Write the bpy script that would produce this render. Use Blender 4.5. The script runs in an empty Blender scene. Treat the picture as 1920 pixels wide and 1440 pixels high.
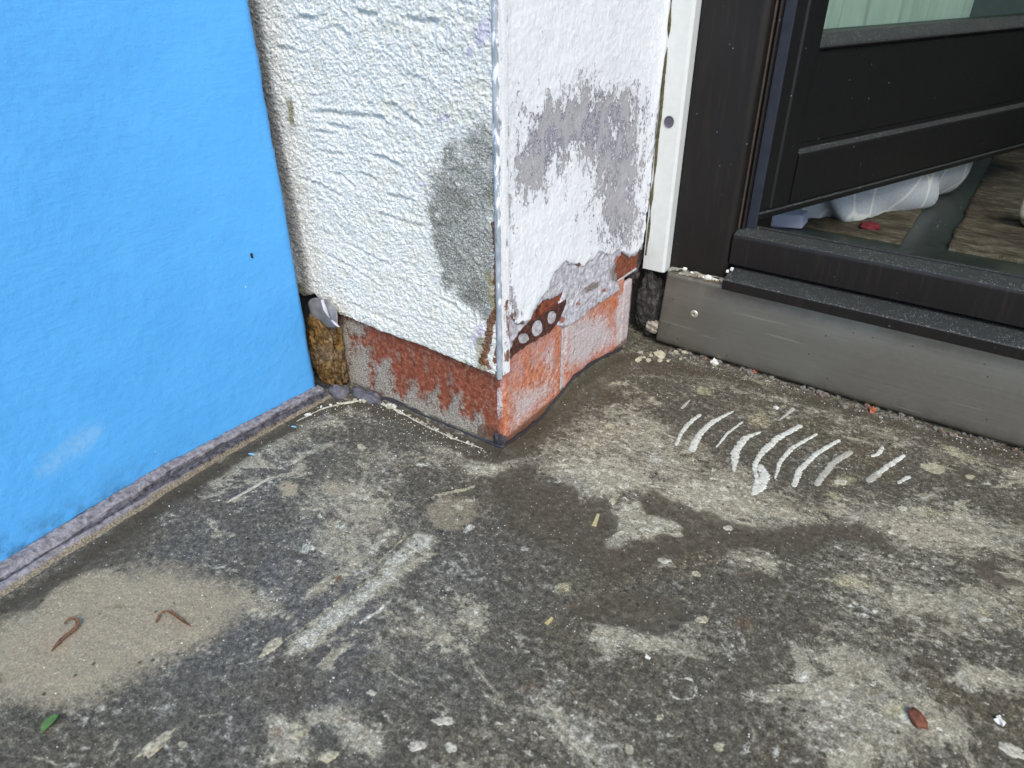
import bpy, math, random
import numpy as np
from mathutils import Matrix, Vector

random.seed(7)
RNG = np.random.default_rng(11)
scene = bpy.context.scene
col = scene.collection

# ------------------------------------------------------------------ camera
CAM = np.array([0.3582, -0.4814, 0.44])
FPX, PITCH, YAW, ROLL = 1312.37, math.radians(31.2179), math.radians(-35.3248), math.radians(-0.2191)


def cam_axes():
    cp, sp, cy, sy = math.cos(PITCH), math.sin(PITCH), math.cos(YAW), math.sin(YAW)
    fwd = np.array([sy * cp, cy * cp, -sp]); right = np.array([cy, -sy, 0.0]); up = np.cross(right, fwd)
    c, s = math.cos(ROLL), math.sin(ROLL)
    return np.array([c * right + s * up, -s * right + c * up, -fwd])


AX = cam_axes()
cam_data = bpy.data.cameras.new('camera')
cam_data.sensor_width = 36.0
cam_data.lens = 36.0 * FPX / 1920.0
cam_data.clip_start = 0.01
cam_data.clip_end = 400.0
cam_data.dof.use_dof = True
cam_data.dof.focus_distance = 0.74
cam_data.dof.aperture_fstop = 9.0
cam = bpy.data.objects.new('camera', cam_data)
col.objects.link(cam)
m = Matrix.Identity(4)
for i in range(3):
    for j in range(3):
        m[j][i] = AX[i][j]
    m[i][3] = CAM[i]
cam.matrix_world = m
scene.camera = cam

# ------------------------------------------------------------------ light
SUN_DIR = Vector((0.50, -0.55, 0.75)).normalized()      # towards the light
elev = math.asin(SUN_DIR.z)
azim = math.atan2(SUN_DIR.x, SUN_DIR.y)
world = bpy.data.worlds.new('World')
scene.world = world
world.use_nodes = True
wn = world.node_tree.nodes
sky = wn.new('ShaderNodeTexSky')
sky.sky_type = 'NISHITA'
sky.sun_disc = False
sky.sun_elevation = elev
sky.sun_rotation = azim
sky.air_density = 1.0
sky.dust_density = 1.2
world.node_tree.links.new(sky.outputs[0], wn['Background'].inputs[0])
wn['Background'].inputs[1].default_value = 0.10
sun_data = bpy.data.lights.new('sun', 'SUN')
sun_data.energy = 1.0
sun_data.angle = math.radians(28)
sun_data.color = (1.0, 0.95, 0.88)
sun = bpy.data.objects.new('sun', sun_data)
col.objects.link(sun)
sun.rotation_euler = (-SUN_DIR).to_track_quat('-Z', 'Y').to_euler()
scene.view_settings.view_transform = 'Standard'
scene.view_settings.look = 'None'
scene.view_settings.gamma = 1.0
scene.view_settings.exposure = 1.45
scene.view_settings.use_curve_mapping = False


# ------------------------------------------------------------------ measuring helpers
def ray(px, py):
    return AX.T @ np.array([(px - 960) / FPX, -(py - 720) / FPX, -1.0])


def on_axis(px, py, k, val):
    d = ray(px, py)
    return CAM + d * ((val - CAM[k]) / d[k])


def onx(px, py, x=0.0): return on_axis(px, py, 0, x)
def ony(px, py, y=0.0): return on_axis(px, py, 1, y)
def onz(px, py, z=0.0): return on_axis(px, py, 2, z)


def onplane(px, py, p0, n):
    d = ray(px, py)
    return CAM + d * (np.dot(n, p0 - CAM) / np.dot(n, d))


def photo_px(P):
    c = (np.asarray(P) - CAM) @ AX.T
    w = -np.minimum(c[:, 2], -1e-3)
    return 960 + FPX * c[:, 0] / w, 720 - FPX * c[:, 1] / w


def hash2(ix, iy, seed):
    h = (ix.astype(np.int64) * 374761393 + iy.astype(np.int64) * 668265263 + seed * 982451653) & 0x7fffffff
    h = ((h ^ (h >> 13)) * 1274126177) & 0x7fffffff
    h = (h ^ (h >> 16)) & 0xffff
    return h / 65535.0


def vnoise(x, y, seed=0):
    ix, iy = np.floor(x), np.floor(y)
    fx, fy = x - ix, y - iy
    fx = fx * fx * fx * (fx * (fx * 6 - 15) + 10); fy = fy * fy * fy * (fy * (fy * 6 - 15) + 10)
    a = hash2(ix, iy, seed); b = hash2(ix + 1, iy, seed); c = hash2(ix, iy + 1, seed); d = hash2(ix + 1, iy + 1, seed)
    return (a + (b - a) * fx + (c - a) * fy + (a - b - c + d) * fx * fy) * 2 - 1


def fbm(x, y, seed=0, octaves=4, gain=0.5):
    t = np.zeros_like(x); a = 1.0; s = 0.0
    c, sn = math.cos(0.65), math.sin(0.65)
    for k in range(octaves):
        t += a * vnoise(x + 17.3 * k, y - 9.1 * k, seed + k); s += a; a *= gain
        x, y = (c * x - sn * y) * 2.03, (sn * x + c * y) * 2.03
    return t / s


def poly_sd(u, v, poly, pad):
    """signed distance (positive inside); -pad outside the padded box"""
    P = np.asarray(poly, float)
    out = np.full(u.shape, -float(pad))
    sel = np.where((u > P[:, 0].min() - pad) & (u < P[:, 0].max() + pad) & (v > P[:, 1].min() - pad) & (v < P[:, 1].max() + pad))[0]
    if len(sel) == 0: return out
    x, y = u[sel], v[sel]
    d2 = np.full(x.shape, 1e12); inside = np.zeros(x.shape, bool)
    n = len(P)
    for i in range(n):
        ax, ay = P[i]; bx, by = P[(i + 1) % n]
        ex, ey = bx - ax, by - ay
        t = np.clip(((x - ax) * ex + (y - ay) * ey) / (ex * ex + ey * ey + 1e-9), 0, 1)
        d2 = np.minimum(d2, (x - ax - t * ex) ** 2 + (y - ay - t * ey) ** 2)
        if ay != by:
            cr = ((ay > y) != (by > y)) & (x < (bx - ax) * (y - ay) / (by - ay) + ax)
            inside ^= cr
    d = np.sqrt(d2)
    out[sel] = np.where(inside, d, -d)
    return np.maximum(out, -pad)


def line_d(u, v, pts, pad):
    P = np.asarray(pts, float)
    out = np.full(u.shape, float(pad))
    sel = np.where((u > P[:, 0].min() - pad) & (u < P[:, 0].max() + pad) & (v > P[:, 1].min() - pad) & (v < P[:, 1].max() + pad))[0]
    if len(sel) == 0: return out
    x, y = u[sel], v[sel]
    d2 = np.full(x.shape, 1e12)
    for (ax, ay), (bx, by) in zip(P[:-1], P[1:]):
        ex, ey = bx - ax, by - ay
        t = np.clip(((x - ax) * ex + (y - ay) * ey) / (ex * ex + ey * ey + 1e-9), 0, 1)
        d2 = np.minimum(d2, (x - ax - t * ex) ** 2 + (y - ay - t * ey) ** 2)
    out[sel] = np.minimum(np.sqrt(d2), pad)
    return out


def soft(sd, w):
    return np.clip(0.5 + sd / w, 0, 1)


def ell(u, v, cx, cy, rx, ry, ang=0.0):
    a = math.radians(ang); c, s = math.cos(a), math.sin(a)
    x, y = u - cx, v - cy
    return 1 - np.sqrt(((c * x + s * y) / rx) ** 2 + ((-s * x + c * y) / ry) ** 2)     # >0 inside, 1 in the middle


# ------------------------------------------------------------------ mesh helpers
def raw_mesh(name, V, F, mat=None, smooth=True, attrs=None):
    """F: list of tuples, or an (n,4)/(n,3) array"""
    me = bpy.data.meshes.new(name)
    if isinstance(F, np.ndarray):
        V = np.asarray(V, np.float32)
        me.vertices.add(len(V)); me.vertices.foreach_set('co', V.ravel())
        k = F.shape[1]
        me.loops.add(F.size); me.loops.foreach_set('vertex_index', F.astype(np.int32).ravel())
        me.polygons.add(len(F))
        me.polygons.foreach_set('loop_start', np.arange(0, F.size, k, dtype=np.int32))
        me.polygons.foreach_set('loop_total', np.full(len(F), k, np.int32))
        me.update(calc_edges=True); me.validate()
    else:
        me.from_pydata([tuple(p) for p in V], [], F); me.update()
    if smooth: me.polygons.foreach_set('use_smooth', np.ones(len(me.polygons), bool))
    if attrs:
        for an, arr in attrs.items():
            a = me.attributes.new(an, 'FLOAT_COLOR', 'POINT')
            c = np.ones((len(me.vertices), 4), np.float32); c[:, :arr.shape[1]] = arr[:len(me.vertices)]
            a.data.foreach_set('color', c.ravel())
    if mat: me.materials.append(mat)
    return me


def link(name, me, parent=None, loc=None):
    o = bpy.data.objects.new(name, me)
    col.objects.link(o)
    if loc is not None: o.location = loc
    if parent is not None:
        o.parent = parent
        o.matrix_parent_inverse = Matrix.Translation(-Vector(parent.location)) if parent.type == 'EMPTY' else Matrix.Identity(4)
    return o


def thing(name, label, cat, loc=(0, 0, 0), group=None):
    o = bpy.data.objects.new(name, None)
    o.empty_display_size = 0.02
    col.objects.link(o); o.location = loc
    o['label'] = label; o['category'] = cat
    if group: o['group'] = group
    return o


def tag(o, label, cat, group=None):
    o['label'] = label; o['category'] = cat
    if group: o['group'] = group
    return o


def structure(o):
    o['kind'] = 'structure'; return o


def grid(us, vs):
    U, V = np.meshgrid(us, vs)                       # rows = v
    nu, nv = len(us), len(vs)
    idx = np.arange(nu * nv).reshape(nv, nu)
    F = np.stack([idx[:-1, :-1], idx[:-1, 1:], idx[1:, 1:], idx[1:, :-1]], -1).reshape(-1, 4)
    return U.ravel(), V.ravel(), F


def cut(P, F, keep, attrs):
    """keep the faces whose four corners are kept; drop unused points"""
    k = keep[F].all(1); F = F[k]
    used = np.zeros(len(P), bool); used[F.ravel()] = True
    new = np.cumsum(used) - 1
    return P[used], new[F], {a: v[used] for a, v in attrs.items()}


def skirt(P, F, attrs, vec):
    """close the rim of a sheet with a wall along vec"""
    e = np.concatenate([F[:, [0, 1]], F[:, [1, 2]], F[:, [2, 3]], F[:, [3, 0]]])
    key = np.sort(e, 1); code = key[:, 0].astype(np.int64) * len(P) + key[:, 1]
    _, inv, cnt = np.unique(code, return_inverse=True, return_counts=True)
    b = e[cnt[inv] == 1]
    vs = np.unique(b)
    mp = np.full(len(P), -1); mp[vs] = len(P) + np.arange(len(vs))
    P2 = np.concatenate([P, P[vs] + np.asarray(vec)])
    q = np.stack([b[:, 1], b[:, 0], mp[b[:, 0]], mp[b[:, 1]]], -1)
    return P2, np.concatenate([F, q]), {a: np.concatenate([v, v[vs]]) for a, v in attrs.items()}


class MB:
    """collects boxes, tubes and extruded outlines into one mesh"""
    def __init__(self): self.v = []; self.f = []

    def add(self, V, F):
        b = len(self.v); self.v += [tuple(map(float, p)) for p in V]; self.f += [tuple(b + i for i in f) for f in F]; return self

    def box(self, x0, x1, y0, y1, z0, z1, fn=None):
        V = [(x, y, z) for z in (z0, z1) for y in (y0, y1) for x in (x0, x1)]
        if fn: V = [fn(p) for p in V]
        return self.add(V, [(0, 2, 3, 1), (4, 5, 7, 6), (0, 1, 5, 4), (2, 6, 7, 3), (0, 4, 6, 2), (1, 3, 7, 5)])

    def prism(self, outline, p0, p1, ax0, ax1, ends=True):
        """outline (a,b) in axes ax0, ax1 carried from p0 to p1"""
        ax0, ax1, p0, p1 = map(np.asarray, (ax0, ax1, p0, p1)); n = len(outline)
        V = [p + a * ax0 + b * ax1 for p in (p0, p1) for a, b in outline]
        F = [(i, (i + 1) % n, n + (i + 1) % n, n + i) for i in range(n)]
        if ends: F += [tuple(range(n))[::-1], tuple(range(n, 2 * n))]
        return self.add(V, F)

    def tube(self, pts, rad, n=8, flat=1.0):
        pts = [np.asarray(p, float) for p in pts]; V = []; F = []
        for i, p in enumerate(pts):
            d = pts[min(i + 1, len(pts) - 1)] - pts[max(i - 1, 0)]; d /= np.linalg.norm(d) + 1e-12
            a = np.cross(d, (0, 0, 1.0)); a = a / np.linalg.norm(a) if np.linalg.norm(a) > 1e-4 else np.array([1.0, 0, 0])
            b = np.cross(a, d); r = rad[i] if hasattr(rad, '__len__') else rad
            for k in range(n):
                t = 2 * math.pi * k / n; V.append(p + r * (math.cos(t) * a + flat * math.sin(t) * b))
        for i in range(len(pts) - 1):
            for k in range(n):
                F.append((i * n + k, i * n + (k + 1) % n, (i + 1) * n + (k + 1) % n, (i + 1) * n + k))
        F += [tuple(range(n))[::-1], tuple(range((len(pts) - 1) * n, len(pts) * n))]
        return self.add(V, F)

    def build(self, name, mat, parent=None, smooth=False, bevel=0.0, seg=2):
        me = raw_mesh(name, self.v, self.f, mat, smooth)
        o = link(name, me, parent)
        if bevel:
            b = o.modifiers.new('bevel', 'BEVEL'); b.width = bevel; b.segments = seg; b.limit_method = 'ANGLE'; b.angle_limit = math.radians(40)
            for p in me.polygons: p.use_smooth = True
            w = o.modifiers.new('wn', 'WEIGHTED_NORMAL'); w.keep_sharp = True
        return o


def blob_mesh(name, mat, sx, sy, sz, rough=0.25, seed=0, n=10, freq=2.0, flat_bottom=False, oct_=3):
    """uneven rounded lump on a latitude grid"""
    V = []; F = []
    th = np.linspace(0, math.pi, n + 1); ph = np.linspace(0, 2 * math.pi, 2 * n + 1)[:-1]
    T, Pn = np.meshgrid(th, ph, indexing='ij')
    x, y, z = np.sin(T) * np.cos(Pn), np.sin(T) * np.sin(Pn), np.cos(T)
    r = 1 + rough * (fbm(x * freq + 5 + z * 1.3, y * freq + 3 - z * 1.7, seed, oct_) + fbm(y * freq + 9, z * freq + x, seed + 50, oct_)) * 1.1
    r[0, :] = r[0].mean(); r[-1, :] = r[-1].mean()
    sq = lambda a: np.sign(a) * np.abs(a) ** 0.75
    X = np.stack([sq(x) * r * sx, sq(y) * r * sy, sq(z) * r * sz], -1)
    if flat_bottom: X[..., 2] = np.maximum(X[..., 2], -0.3 * sz)
    k = 2 * n
    idx = np.arange((n + 1) * k).reshape(n + 1, k)
    Fq = np.stack([idx[:-1], idx[1:], np.roll(idx[1:], -1, 1), np.roll(idx[:-1], -1, 1)], -1).reshape(-1, 4)
    return raw_mesh(name, X.reshape(-1, 3), Fq, mat)


# ------------------------------------------------------------------ material helpers
class G:
    def __init__(self, name, k=1.0):
        self.m = bpy.data.materials.new(name); self.m.use_nodes = True
        self.t = self.m.node_tree; self.n = self.t.nodes
        self.b = self.n['Principled BSDF']
        self.co = self.n.new('ShaderNodeTexCoord').outputs['Object']; self.k = k

    def put(self, sock, v):
        if isinstance(v, bpy.types.NodeSocket): self.t.links.new(v, sock)
        elif isinstance(v, (tuple, list)) and len(v) == 3 and sock.type == 'RGBA': sock.default_value = (*v, 1)
        else: sock.default_value = v

    def stretch(self, sx, sy, sz, rot=(0, 0, 0)):
        mp = self.n.new('ShaderNodeMapping'); self.put(mp.inputs[0], self.co)
        mp.inputs['Scale'].default_value = (sx, sy, sz); mp.inputs['Rotation'].default_value = rot
        return mp.outputs[0]

    def noise(self, scale, detail=4, rough=0.55, vec=None, dist=0.0):
        n = self.n.new('ShaderNodeTexNoise'); self.put(n.inputs['Vector'], vec or self.co)
        n.inputs['Scale'].default_value = scale; n.inputs['Detail'].default_value = detail
        n.inputs['Roughness'].default_value = rough; n.inputs['Distortion'].default_value = dist
        return n.outputs['Fac'] if self.k == 1.0 else self.op('MULTIPLY_ADD', n.outputs['Fac'], self.k, 0.5 - 0.5 * self.k)

    def along(self, ang, sx, sy=1.0):
        mp = self.n.new('ShaderNodeMapping'); mp.vector_type = 'TEXTURE'; self.put(mp.inputs[0], self.co)
        mp.inputs['Scale'].default_value = (sx, sy, 1); mp.inputs['Rotation'].default_value = (0, 0, ang)
        return mp.outputs[0]

    def vor(self, scale, vec=None, feature='F1', out='Distance', rnd=1.0):
        n = self.n.new('ShaderNodeTexVoronoi'); n.feature = feature; self.put(n.inputs['Vector'], vec or self.co)
        n.inputs['Scale'].default_value = scale; n.inputs['Randomness'].default_value = rnd
        return n.outputs[out]

    def attr(self, name):
        a = self.n.new('ShaderNodeAttribute'); a.attribute_name = name
        s = self.n.new('ShaderNodeSeparateColor'); self.t.links.new(a.outputs['Color'], s.inputs[0])
        return s.outputs[0], s.outputs[1], s.outputs[2]

    def xyz(self):
        s = self.n.new('ShaderNodeSeparateXYZ'); self.put(s.inputs[0], self.co); return s.outputs

    def op(self, o, a, b=0.0, c=0.0):
        n = self.n.new('ShaderNodeMath'); n.operation = o
        self.put(n.inputs[0], a); self.put(n.inputs[1], b); self.put(n.inputs[2], c); return n.outputs[0]

    def step(self, x, lo, hi, a=0.0, b=1.0):
        n = self.n.new('ShaderNodeMapRange'); n.interpolation_type = 'SMOOTHSTEP'
        self.put(n.inputs['Value'], x); n.inputs['From Min'].default_value = lo; n.inputs['From Max'].default_value = hi
        n.inputs['To Min'].default_value = a; n.inputs['To Max'].default_value = b; return n.outputs[0]

    def edge(self, mask, noise, amp, w=0.06, thr=0.5):
        """threshold of a soft mask roughened by a noise"""
        return self.step(self.op('MULTIPLY_ADD', self.op('SUBTRACT', noise, 0.5), amp, mask), thr - w, thr + w)

    def mix(self, fac, a, b, mode='MIX'):
        n = self.n.new('ShaderNodeMix'); n.data_type = 'RGBA'; n.blend_type = mode
        self.put(n.inputs[0], fac); self.put(n.inputs[6], a); self.put(n.inputs[7], b); return n.outputs[2]

    def ramp(self, fac, *stops):
        r = self.n.new('ShaderNodeValToRGB'); self.put(r.inputs[0], fac); e = r.color_ramp.elements
        while len(e) < len(stops): e.new(0.5)
        for s, (p, c) in zip(e, stops): s.position = p; s.color = (*c, 1)
        return r.outputs[0]

    def bump(self, h, dist=0.001, strength=1.0, normal=None):
        n = self.n.new('ShaderNodeBump'); self.put(n.inputs['Height'], h)
        n.inputs['Distance'].default_value = dist; n.inputs['Strength'].default_value = strength
        if normal: self.t.links.new(normal, n.inputs['Normal'])
        return n.outputs[0]

    def done(self, color=None, rough=0.8, metal=0.0, normal=None, spec=0.5, **kw):
        if color is not None: self.put(self.b.inputs['Base Color'], color)
        self.put(self.b.inputs['Roughness'], rough); self.put(self.b.inputs['Metallic'], metal)
        self.put(self.b.inputs['Specular IOR Level'], spec)
        if normal: self.t.links.new(normal, self.b.inputs['Normal'])
        for k, v in kw.items(): self.put(self.b.inputs[k], v)
        return self.m


def plain(name, c, rough=0.8, var=0.25, scale=300, metal=0.0, bump=0.0004, spec=0.4):
    g = G(name); n = g.noise(scale, 5, 0.6)
    lo = tuple(x * (1 - var) for x in c); hi = tuple(min(1, x * (1 + var)) for x in c)
    return g.done(g.ramp(n, (0.3, lo), (0.7, hi)), rough, metal, g.bump(n, bump), spec)


# ---- concrete floor
def mat_floor():
    g = G('worn concrete', 1.9)
    L, Wt, S = g.attr('stain_a'); Wh, Cr, Ru = g.attr('stain_b'); Bl, Yl, Dk = g.attr('stain_bounce_shade')
    scr = math.atan2(*(onz(800, 1000) - onz(550, 1215))[[1, 0]])
    lay = g.along(math.radians(8), 1.7)
    nb = g.noise(7, 5, 0.6); nm = g.noise(38, 6, 0.62); nf = g.noise(190, 6, 0.70); nx = g.noise(700, 4, 0.72); nh = g.noise(16, 5, 0.6)
    nw = g.noise(85, 6, 0.66, lay, 0.5); nl = g.noise(26, 7, 0.68, lay, 0.8)
    st = g.noise(210, 5, 0.65, g.along(scr, 7.0))
    mixn = g.op('MULTIPLY_ADD', nf, 0.55, g.op('MULTIPLY', nx, 0.45))
    c = g.ramp(mixn, (0.12, (0.022, 0.019, 0.015)), (0.40, (0.058, 0.053, 0.043)), (0.60, (0.115, 0.106, 0.086)), (0.85, (0.36, 0.34, 0.285)))
    blue = g.ramp(mixn, (0.12, (0.030, 0.031, 0.034)), (0.45, (0.080, 0.081, 0.087)), (0.65, (0.145, 0.147, 0.152)), (0.92, (0.36, 0.36, 0.35)))
    c = g.mix(g.op('MULTIPLY', Bl, g.step(nh, 0.2, 0.7, 0.35, 0.9)), c, blue)  # bounce light of the blue wall put into the floor colour
    c = g.mix(g.step(nb, 0.45, 0.95, 0, 0.40), c, g.mix(1.0, c, (1.15, 0.92, 0.62), 'MULTIPLY'))
    # worn light surface, in islands and freckles of every size
    lsum = g.op('ADD', g.op('MULTIPLY', L, 0.46), g.op('MULTIPLY_ADD', nw, 0.44, g.op('MULTIPLY_ADD', mixn, 0.34, g.op('MULTIPLY', nl, 0.40))))
    lf = g.op('MULTIPLY', g.step(lsum, 0.64, 1.02), 0.94)
    light = g.ramp(mixn, (0.10, (0.085, 0.076, 0.058)), (0.38, (0.215, 0.197, 0.158)), (0.60, (0.34, 0.315, 0.255)), (0.90, (0.56, 0.53, 0.45)))
    light = g.mix(g.step(nh, 0.35, 0.8, 0, 0.6), light, g.mix(1.0, light, (0.93, 0.99, 1.09), 'MULTIPLY'))
    c = g.mix(g.op('MULTIPLY', lf, 0.88), c, light)
    # crisp-edged thin film left in islands, and crusty specks
    isl = g.noise(20, 9, 0.74, g.along(math.radians(15), 1.5), 0.9)
    isf = g.op('MULTIPLY', g.step(g.op('MULTIPLY_ADD', g.op('SUBTRACT', L, 0.35), 0.22, isl), 0.60, 0.66), g.step(mixn, 0.10, 0.55, 0.30, 0.85))
    c = g.mix(isf, c, g.ramp(mixn, (0.15, (0.165, 0.15, 0.115)), (0.50, (0.30, 0.28, 0.225)), (0.85, (0.52, 0.495, 0.42))))
    hol = g.noise(70, 8, 0.74, lay, 0.6)
    c = g.mix(g.step(hol, 0.36, 0.26, 0, 0.75), c, g.ramp(mixn, (0.2, (0.026, 0.022, 0.016)), (0.8, (0.105, 0.094, 0.073))))
    crs = g.noise(130, 8, 0.78, lay, 0.4)
    c = g.mix(g.op('MULTIPLY', g.step(g.op('MULTIPLY_ADD', g.op('SUBTRACT', g.op('MAXIMUM', L, Wh), 0.30), 0.20, crs), 0.70, 0.76), 0.85), c, g.ramp(nx, (0.2, (0.34, 0.325, 0.27)), (0.8, (0.64, 0.63, 0.56))))
    # efflorescence: bursts, smears and thin veins
    wsum = g.op('ADD', g.op('MULTIPLY', Wh, 0.66), g.op('MULTIPLY_ADD', mixn, 0.40, g.op('MULTIPLY_ADD', nw, 0.20, g.op('MULTIPLY', nl, 0.16))))
    wf = g.op('MULTIPLY', g.step(wsum, 0.70, 0.92), 0.93)
    vn = g.op('ABSOLUTE', g.op('SUBTRACT', g.noise(11, 7, 0.62, lay, 1.2), 0.5))
    vein = g.op('MULTIPLY', g.step(vn, 0.050, 0.008), g.op('MULTIPLY', g.step(nl, 0.42, 0.72), g.step(nf, 0.35, 0.8)))
    wf = g.op('MAXIMUM', wf, g.op('MULTIPLY', vein, 0.6))
    c = g.mix(wf, c, g.ramp(mixn, (0.15, (0.25, 0.245, 0.22)), (0.45, (0.46, 0.46, 0.43)), (0.85, (0.70, 0.71, 0.68))))
    # scratched streaks run through the scrape and its neighbours
    c = g.mix(g.op('MULTIPLY', g.op('MULTIPLY', Bl, g.op('MULTIPLY', lf, g.step(st, 0.55, 0.25))), 0.55), c, (0.095, 0.092, 0.085))
    # fine sandy deposit
    sf = g.op('MULTIPLY', g.edge(S, g.op('MULTIPLY_ADD', nw, 0.4, g.op('MULTIPLY', mixn, 0.6)), 0.85, 0.36), 0.93)
    c = g.mix(sf, c, g.ramp(nx, (0.05, (0.190, 0.162, 0.118)), (0.5, (0.290, 0.252, 0.190)), (0.95, (0.45, 0.405, 0.32))))
    c = g.mix(g.op('MULTIPLY', sf, g.step(nh, 0.5, 0.9, 0, 0.5)), c, (0.30, 0.23, 0.17))
    # damp smooth patches
    wet = g.op('MULTIPLY', g.edge(Wt, g.op('MULTIPLY_ADD', nw, 0.5, g.op('MULTIPLY', mixn, 0.5)), 1.05, 0.17), 0.86)
    c = g.mix(wet, c, g.ramp(mixn, (0.08, (0.030, 0.025, 0.018)), (0.42, (0.062, 0.053, 0.040)), (0.65, (0.096, 0.085, 0.066)), (0.90, (0.24, 0.22, 0.18))))
    # yellow dust, rust, cream drips, dirt and painted shade at the wall feet
    c = g.mix(g.op('MULTIPLY', g.step(g.op('MULTIPLY', Yl, g.op('MULTIPLY_ADD', mixn, 1.5, g.op('MULTIPLY', nw, 0.5))), 0.35, 1.05), 0.8), c, g.ramp(nx, (0.2, (0.24, 0.215, 0.12)), (0.8, (0.52, 0.49, 0.34))))
    c = g.mix(g.op('MULTIPLY', g.step(g.op('MULTIPLY', Ru, g.op('MULTIPLY_ADD', nm, 0.8, g.op('MULTIPLY', nf, 0.6))), 0.15, 0.7), 0.6), c, (0.165, 0.078, 0.036))
    c = g.mix(g.op('MULTIPLY', g.edge(Cr, mixn, 0.8, 0.14), 0.82), c, g.ramp(mixn, (0.2, (0.24, 0.22, 0.155)), (0.55, (0.40, 0.375, 0.285)), (0.85, (0.56, 0.54, 0.45))))
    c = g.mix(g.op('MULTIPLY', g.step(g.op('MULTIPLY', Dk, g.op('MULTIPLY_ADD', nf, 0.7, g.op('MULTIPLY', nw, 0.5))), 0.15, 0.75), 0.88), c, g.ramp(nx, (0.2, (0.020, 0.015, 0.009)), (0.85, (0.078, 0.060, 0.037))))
    # mineral grain of the concrete
    cell = g.n.new('ShaderNodeSeparateColor'); g.put(cell.inputs[0], g.vor(1050, out='Color'))
    cel2 = g.n.new('ShaderNodeSeparateColor'); g.put(cel2.inputs[0], g.vor(520, out='Color'))
    gr_ = g.op('MULTIPLY', g.step(cell.outputs[0], 0.0, 1.0, 0.74, 1.28), g.step(cel2.outputs[0], 0.0, 1.0, 0.86, 1.15))
    gr_ = g.op('MULTIPLY_ADD', g.op('SUBTRACT', gr_, 1.0), g.op('SUBTRACT', 1.0, g.op('MULTIPLY', g.op('MAXIMUM', sf, wet), 0.55)), 1.0)
    gv = g.n.new('ShaderNodeCombineColor')
    for q, tq in enumerate((0.98, 0.96, 0.87)): g.put(gv.inputs[q], g.op('MULTIPLY', gr_, tq))
    c = g.mix(1.0, c, gv.outputs[0], 'MULTIPLY')
    # isolated pale grains and dark pits
    v = g.vor(430); sp = g.n.new('ShaderNodeSeparateColor'); g.put(sp.inputs[0], g.vor(430, out='Color'))
    dots = g.op('MULTIPLY', g.step(v, 0.34, 0.14), g.step(sp.outputs[0], 0.955, 0.975))
    c = g.mix(g.op('MULTIPLY', dots, 0.85), c, (0.58, 0.57, 0.51))
    v2 = g.vor(150); s2 = g.n.new('ShaderNodeSeparateColor'); g.put(s2.inputs[0], g.vor(150, out='Color'))
    pits = g.op('MULTIPLY', g.step(g.op('MULTIPLY_ADD', nf, 0.12, v2), 0.36, 0.20), g.step(s2.outputs[1], 0.90, 0.93))
    c = g.mix(g.op('MULTIPLY', pits, 0.75), c, (0.025, 0.021, 0.015))
    h = g.op('MULTIPLY_ADD', nx, 0.5, g.op('MULTIPLY', nf, 0.8))
    h = g.op('SUBTRACT', h, g.op('MULTIPLY', wet, 0.2)); h = g.op('MULTIPLY_ADD', wf, 0.25, h); h = g.op('SUBTRACT', h, g.op('MULTIPLY', pits, 0.6))
    rough = g.op('SUBTRACT', 0.88, g.op('MULTIPLY', wet, 0.2))
    return g.done(c, rough, 0, g.bump(h, 0.0007, 0.8), 0.3)


def mat_blue():
    g = G('blue masonry paint')
    a, b, c3 = g.attr('wear')
    n1 = g.noise(140, 5, 0.55); n2 = g.noise(16, 4, 0.6); n3 = g.noise(700, 3)
    brush = g.noise(220, 4, 0.6, g.stretch(1, 0.25, 1.6))
    c = g.ramp(n2, (0.3, (0.082, 0.368, 0.765)), (0.7, (0.096, 0.398, 0.805)))
    c = g.mix(g.op('MULTIPLY', a, g.step(n1, 0.35, 0.65, 0.35, 1.0)), c, (0.24, 0.48, 0.74))      # chalky rub marks
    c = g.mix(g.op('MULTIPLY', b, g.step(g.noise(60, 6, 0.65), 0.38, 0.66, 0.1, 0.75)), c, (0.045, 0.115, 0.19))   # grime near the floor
    v = g.vor(60); s = g.n.new('ShaderNodeSeparateColor'); g.put(s.inputs[0], g.vor(60, out='Color'))
    c = g.mix(g.op('MULTIPLY', g.step(v, 0.075, 0.04), g.step(s.outputs[0], 0.90, 0.91)), c, (0.02, 0.05, 0.09))
    c = g.mix(g.op('MULTIPLY', g.step(v, 0.07, 0.03), g.step(s.outputs[1], 0.94, 0.95)), c, (0.5, 0.72, 0.85))
    h = g.op('MULTIPLY_ADD', n3, 0.25, g.op('MULTIPLY_ADD', brush, 0.5, n1))
    return g.done(c, 0.55, 0, g.bump(h, 0.0011, 0.55), 0.4)


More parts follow.
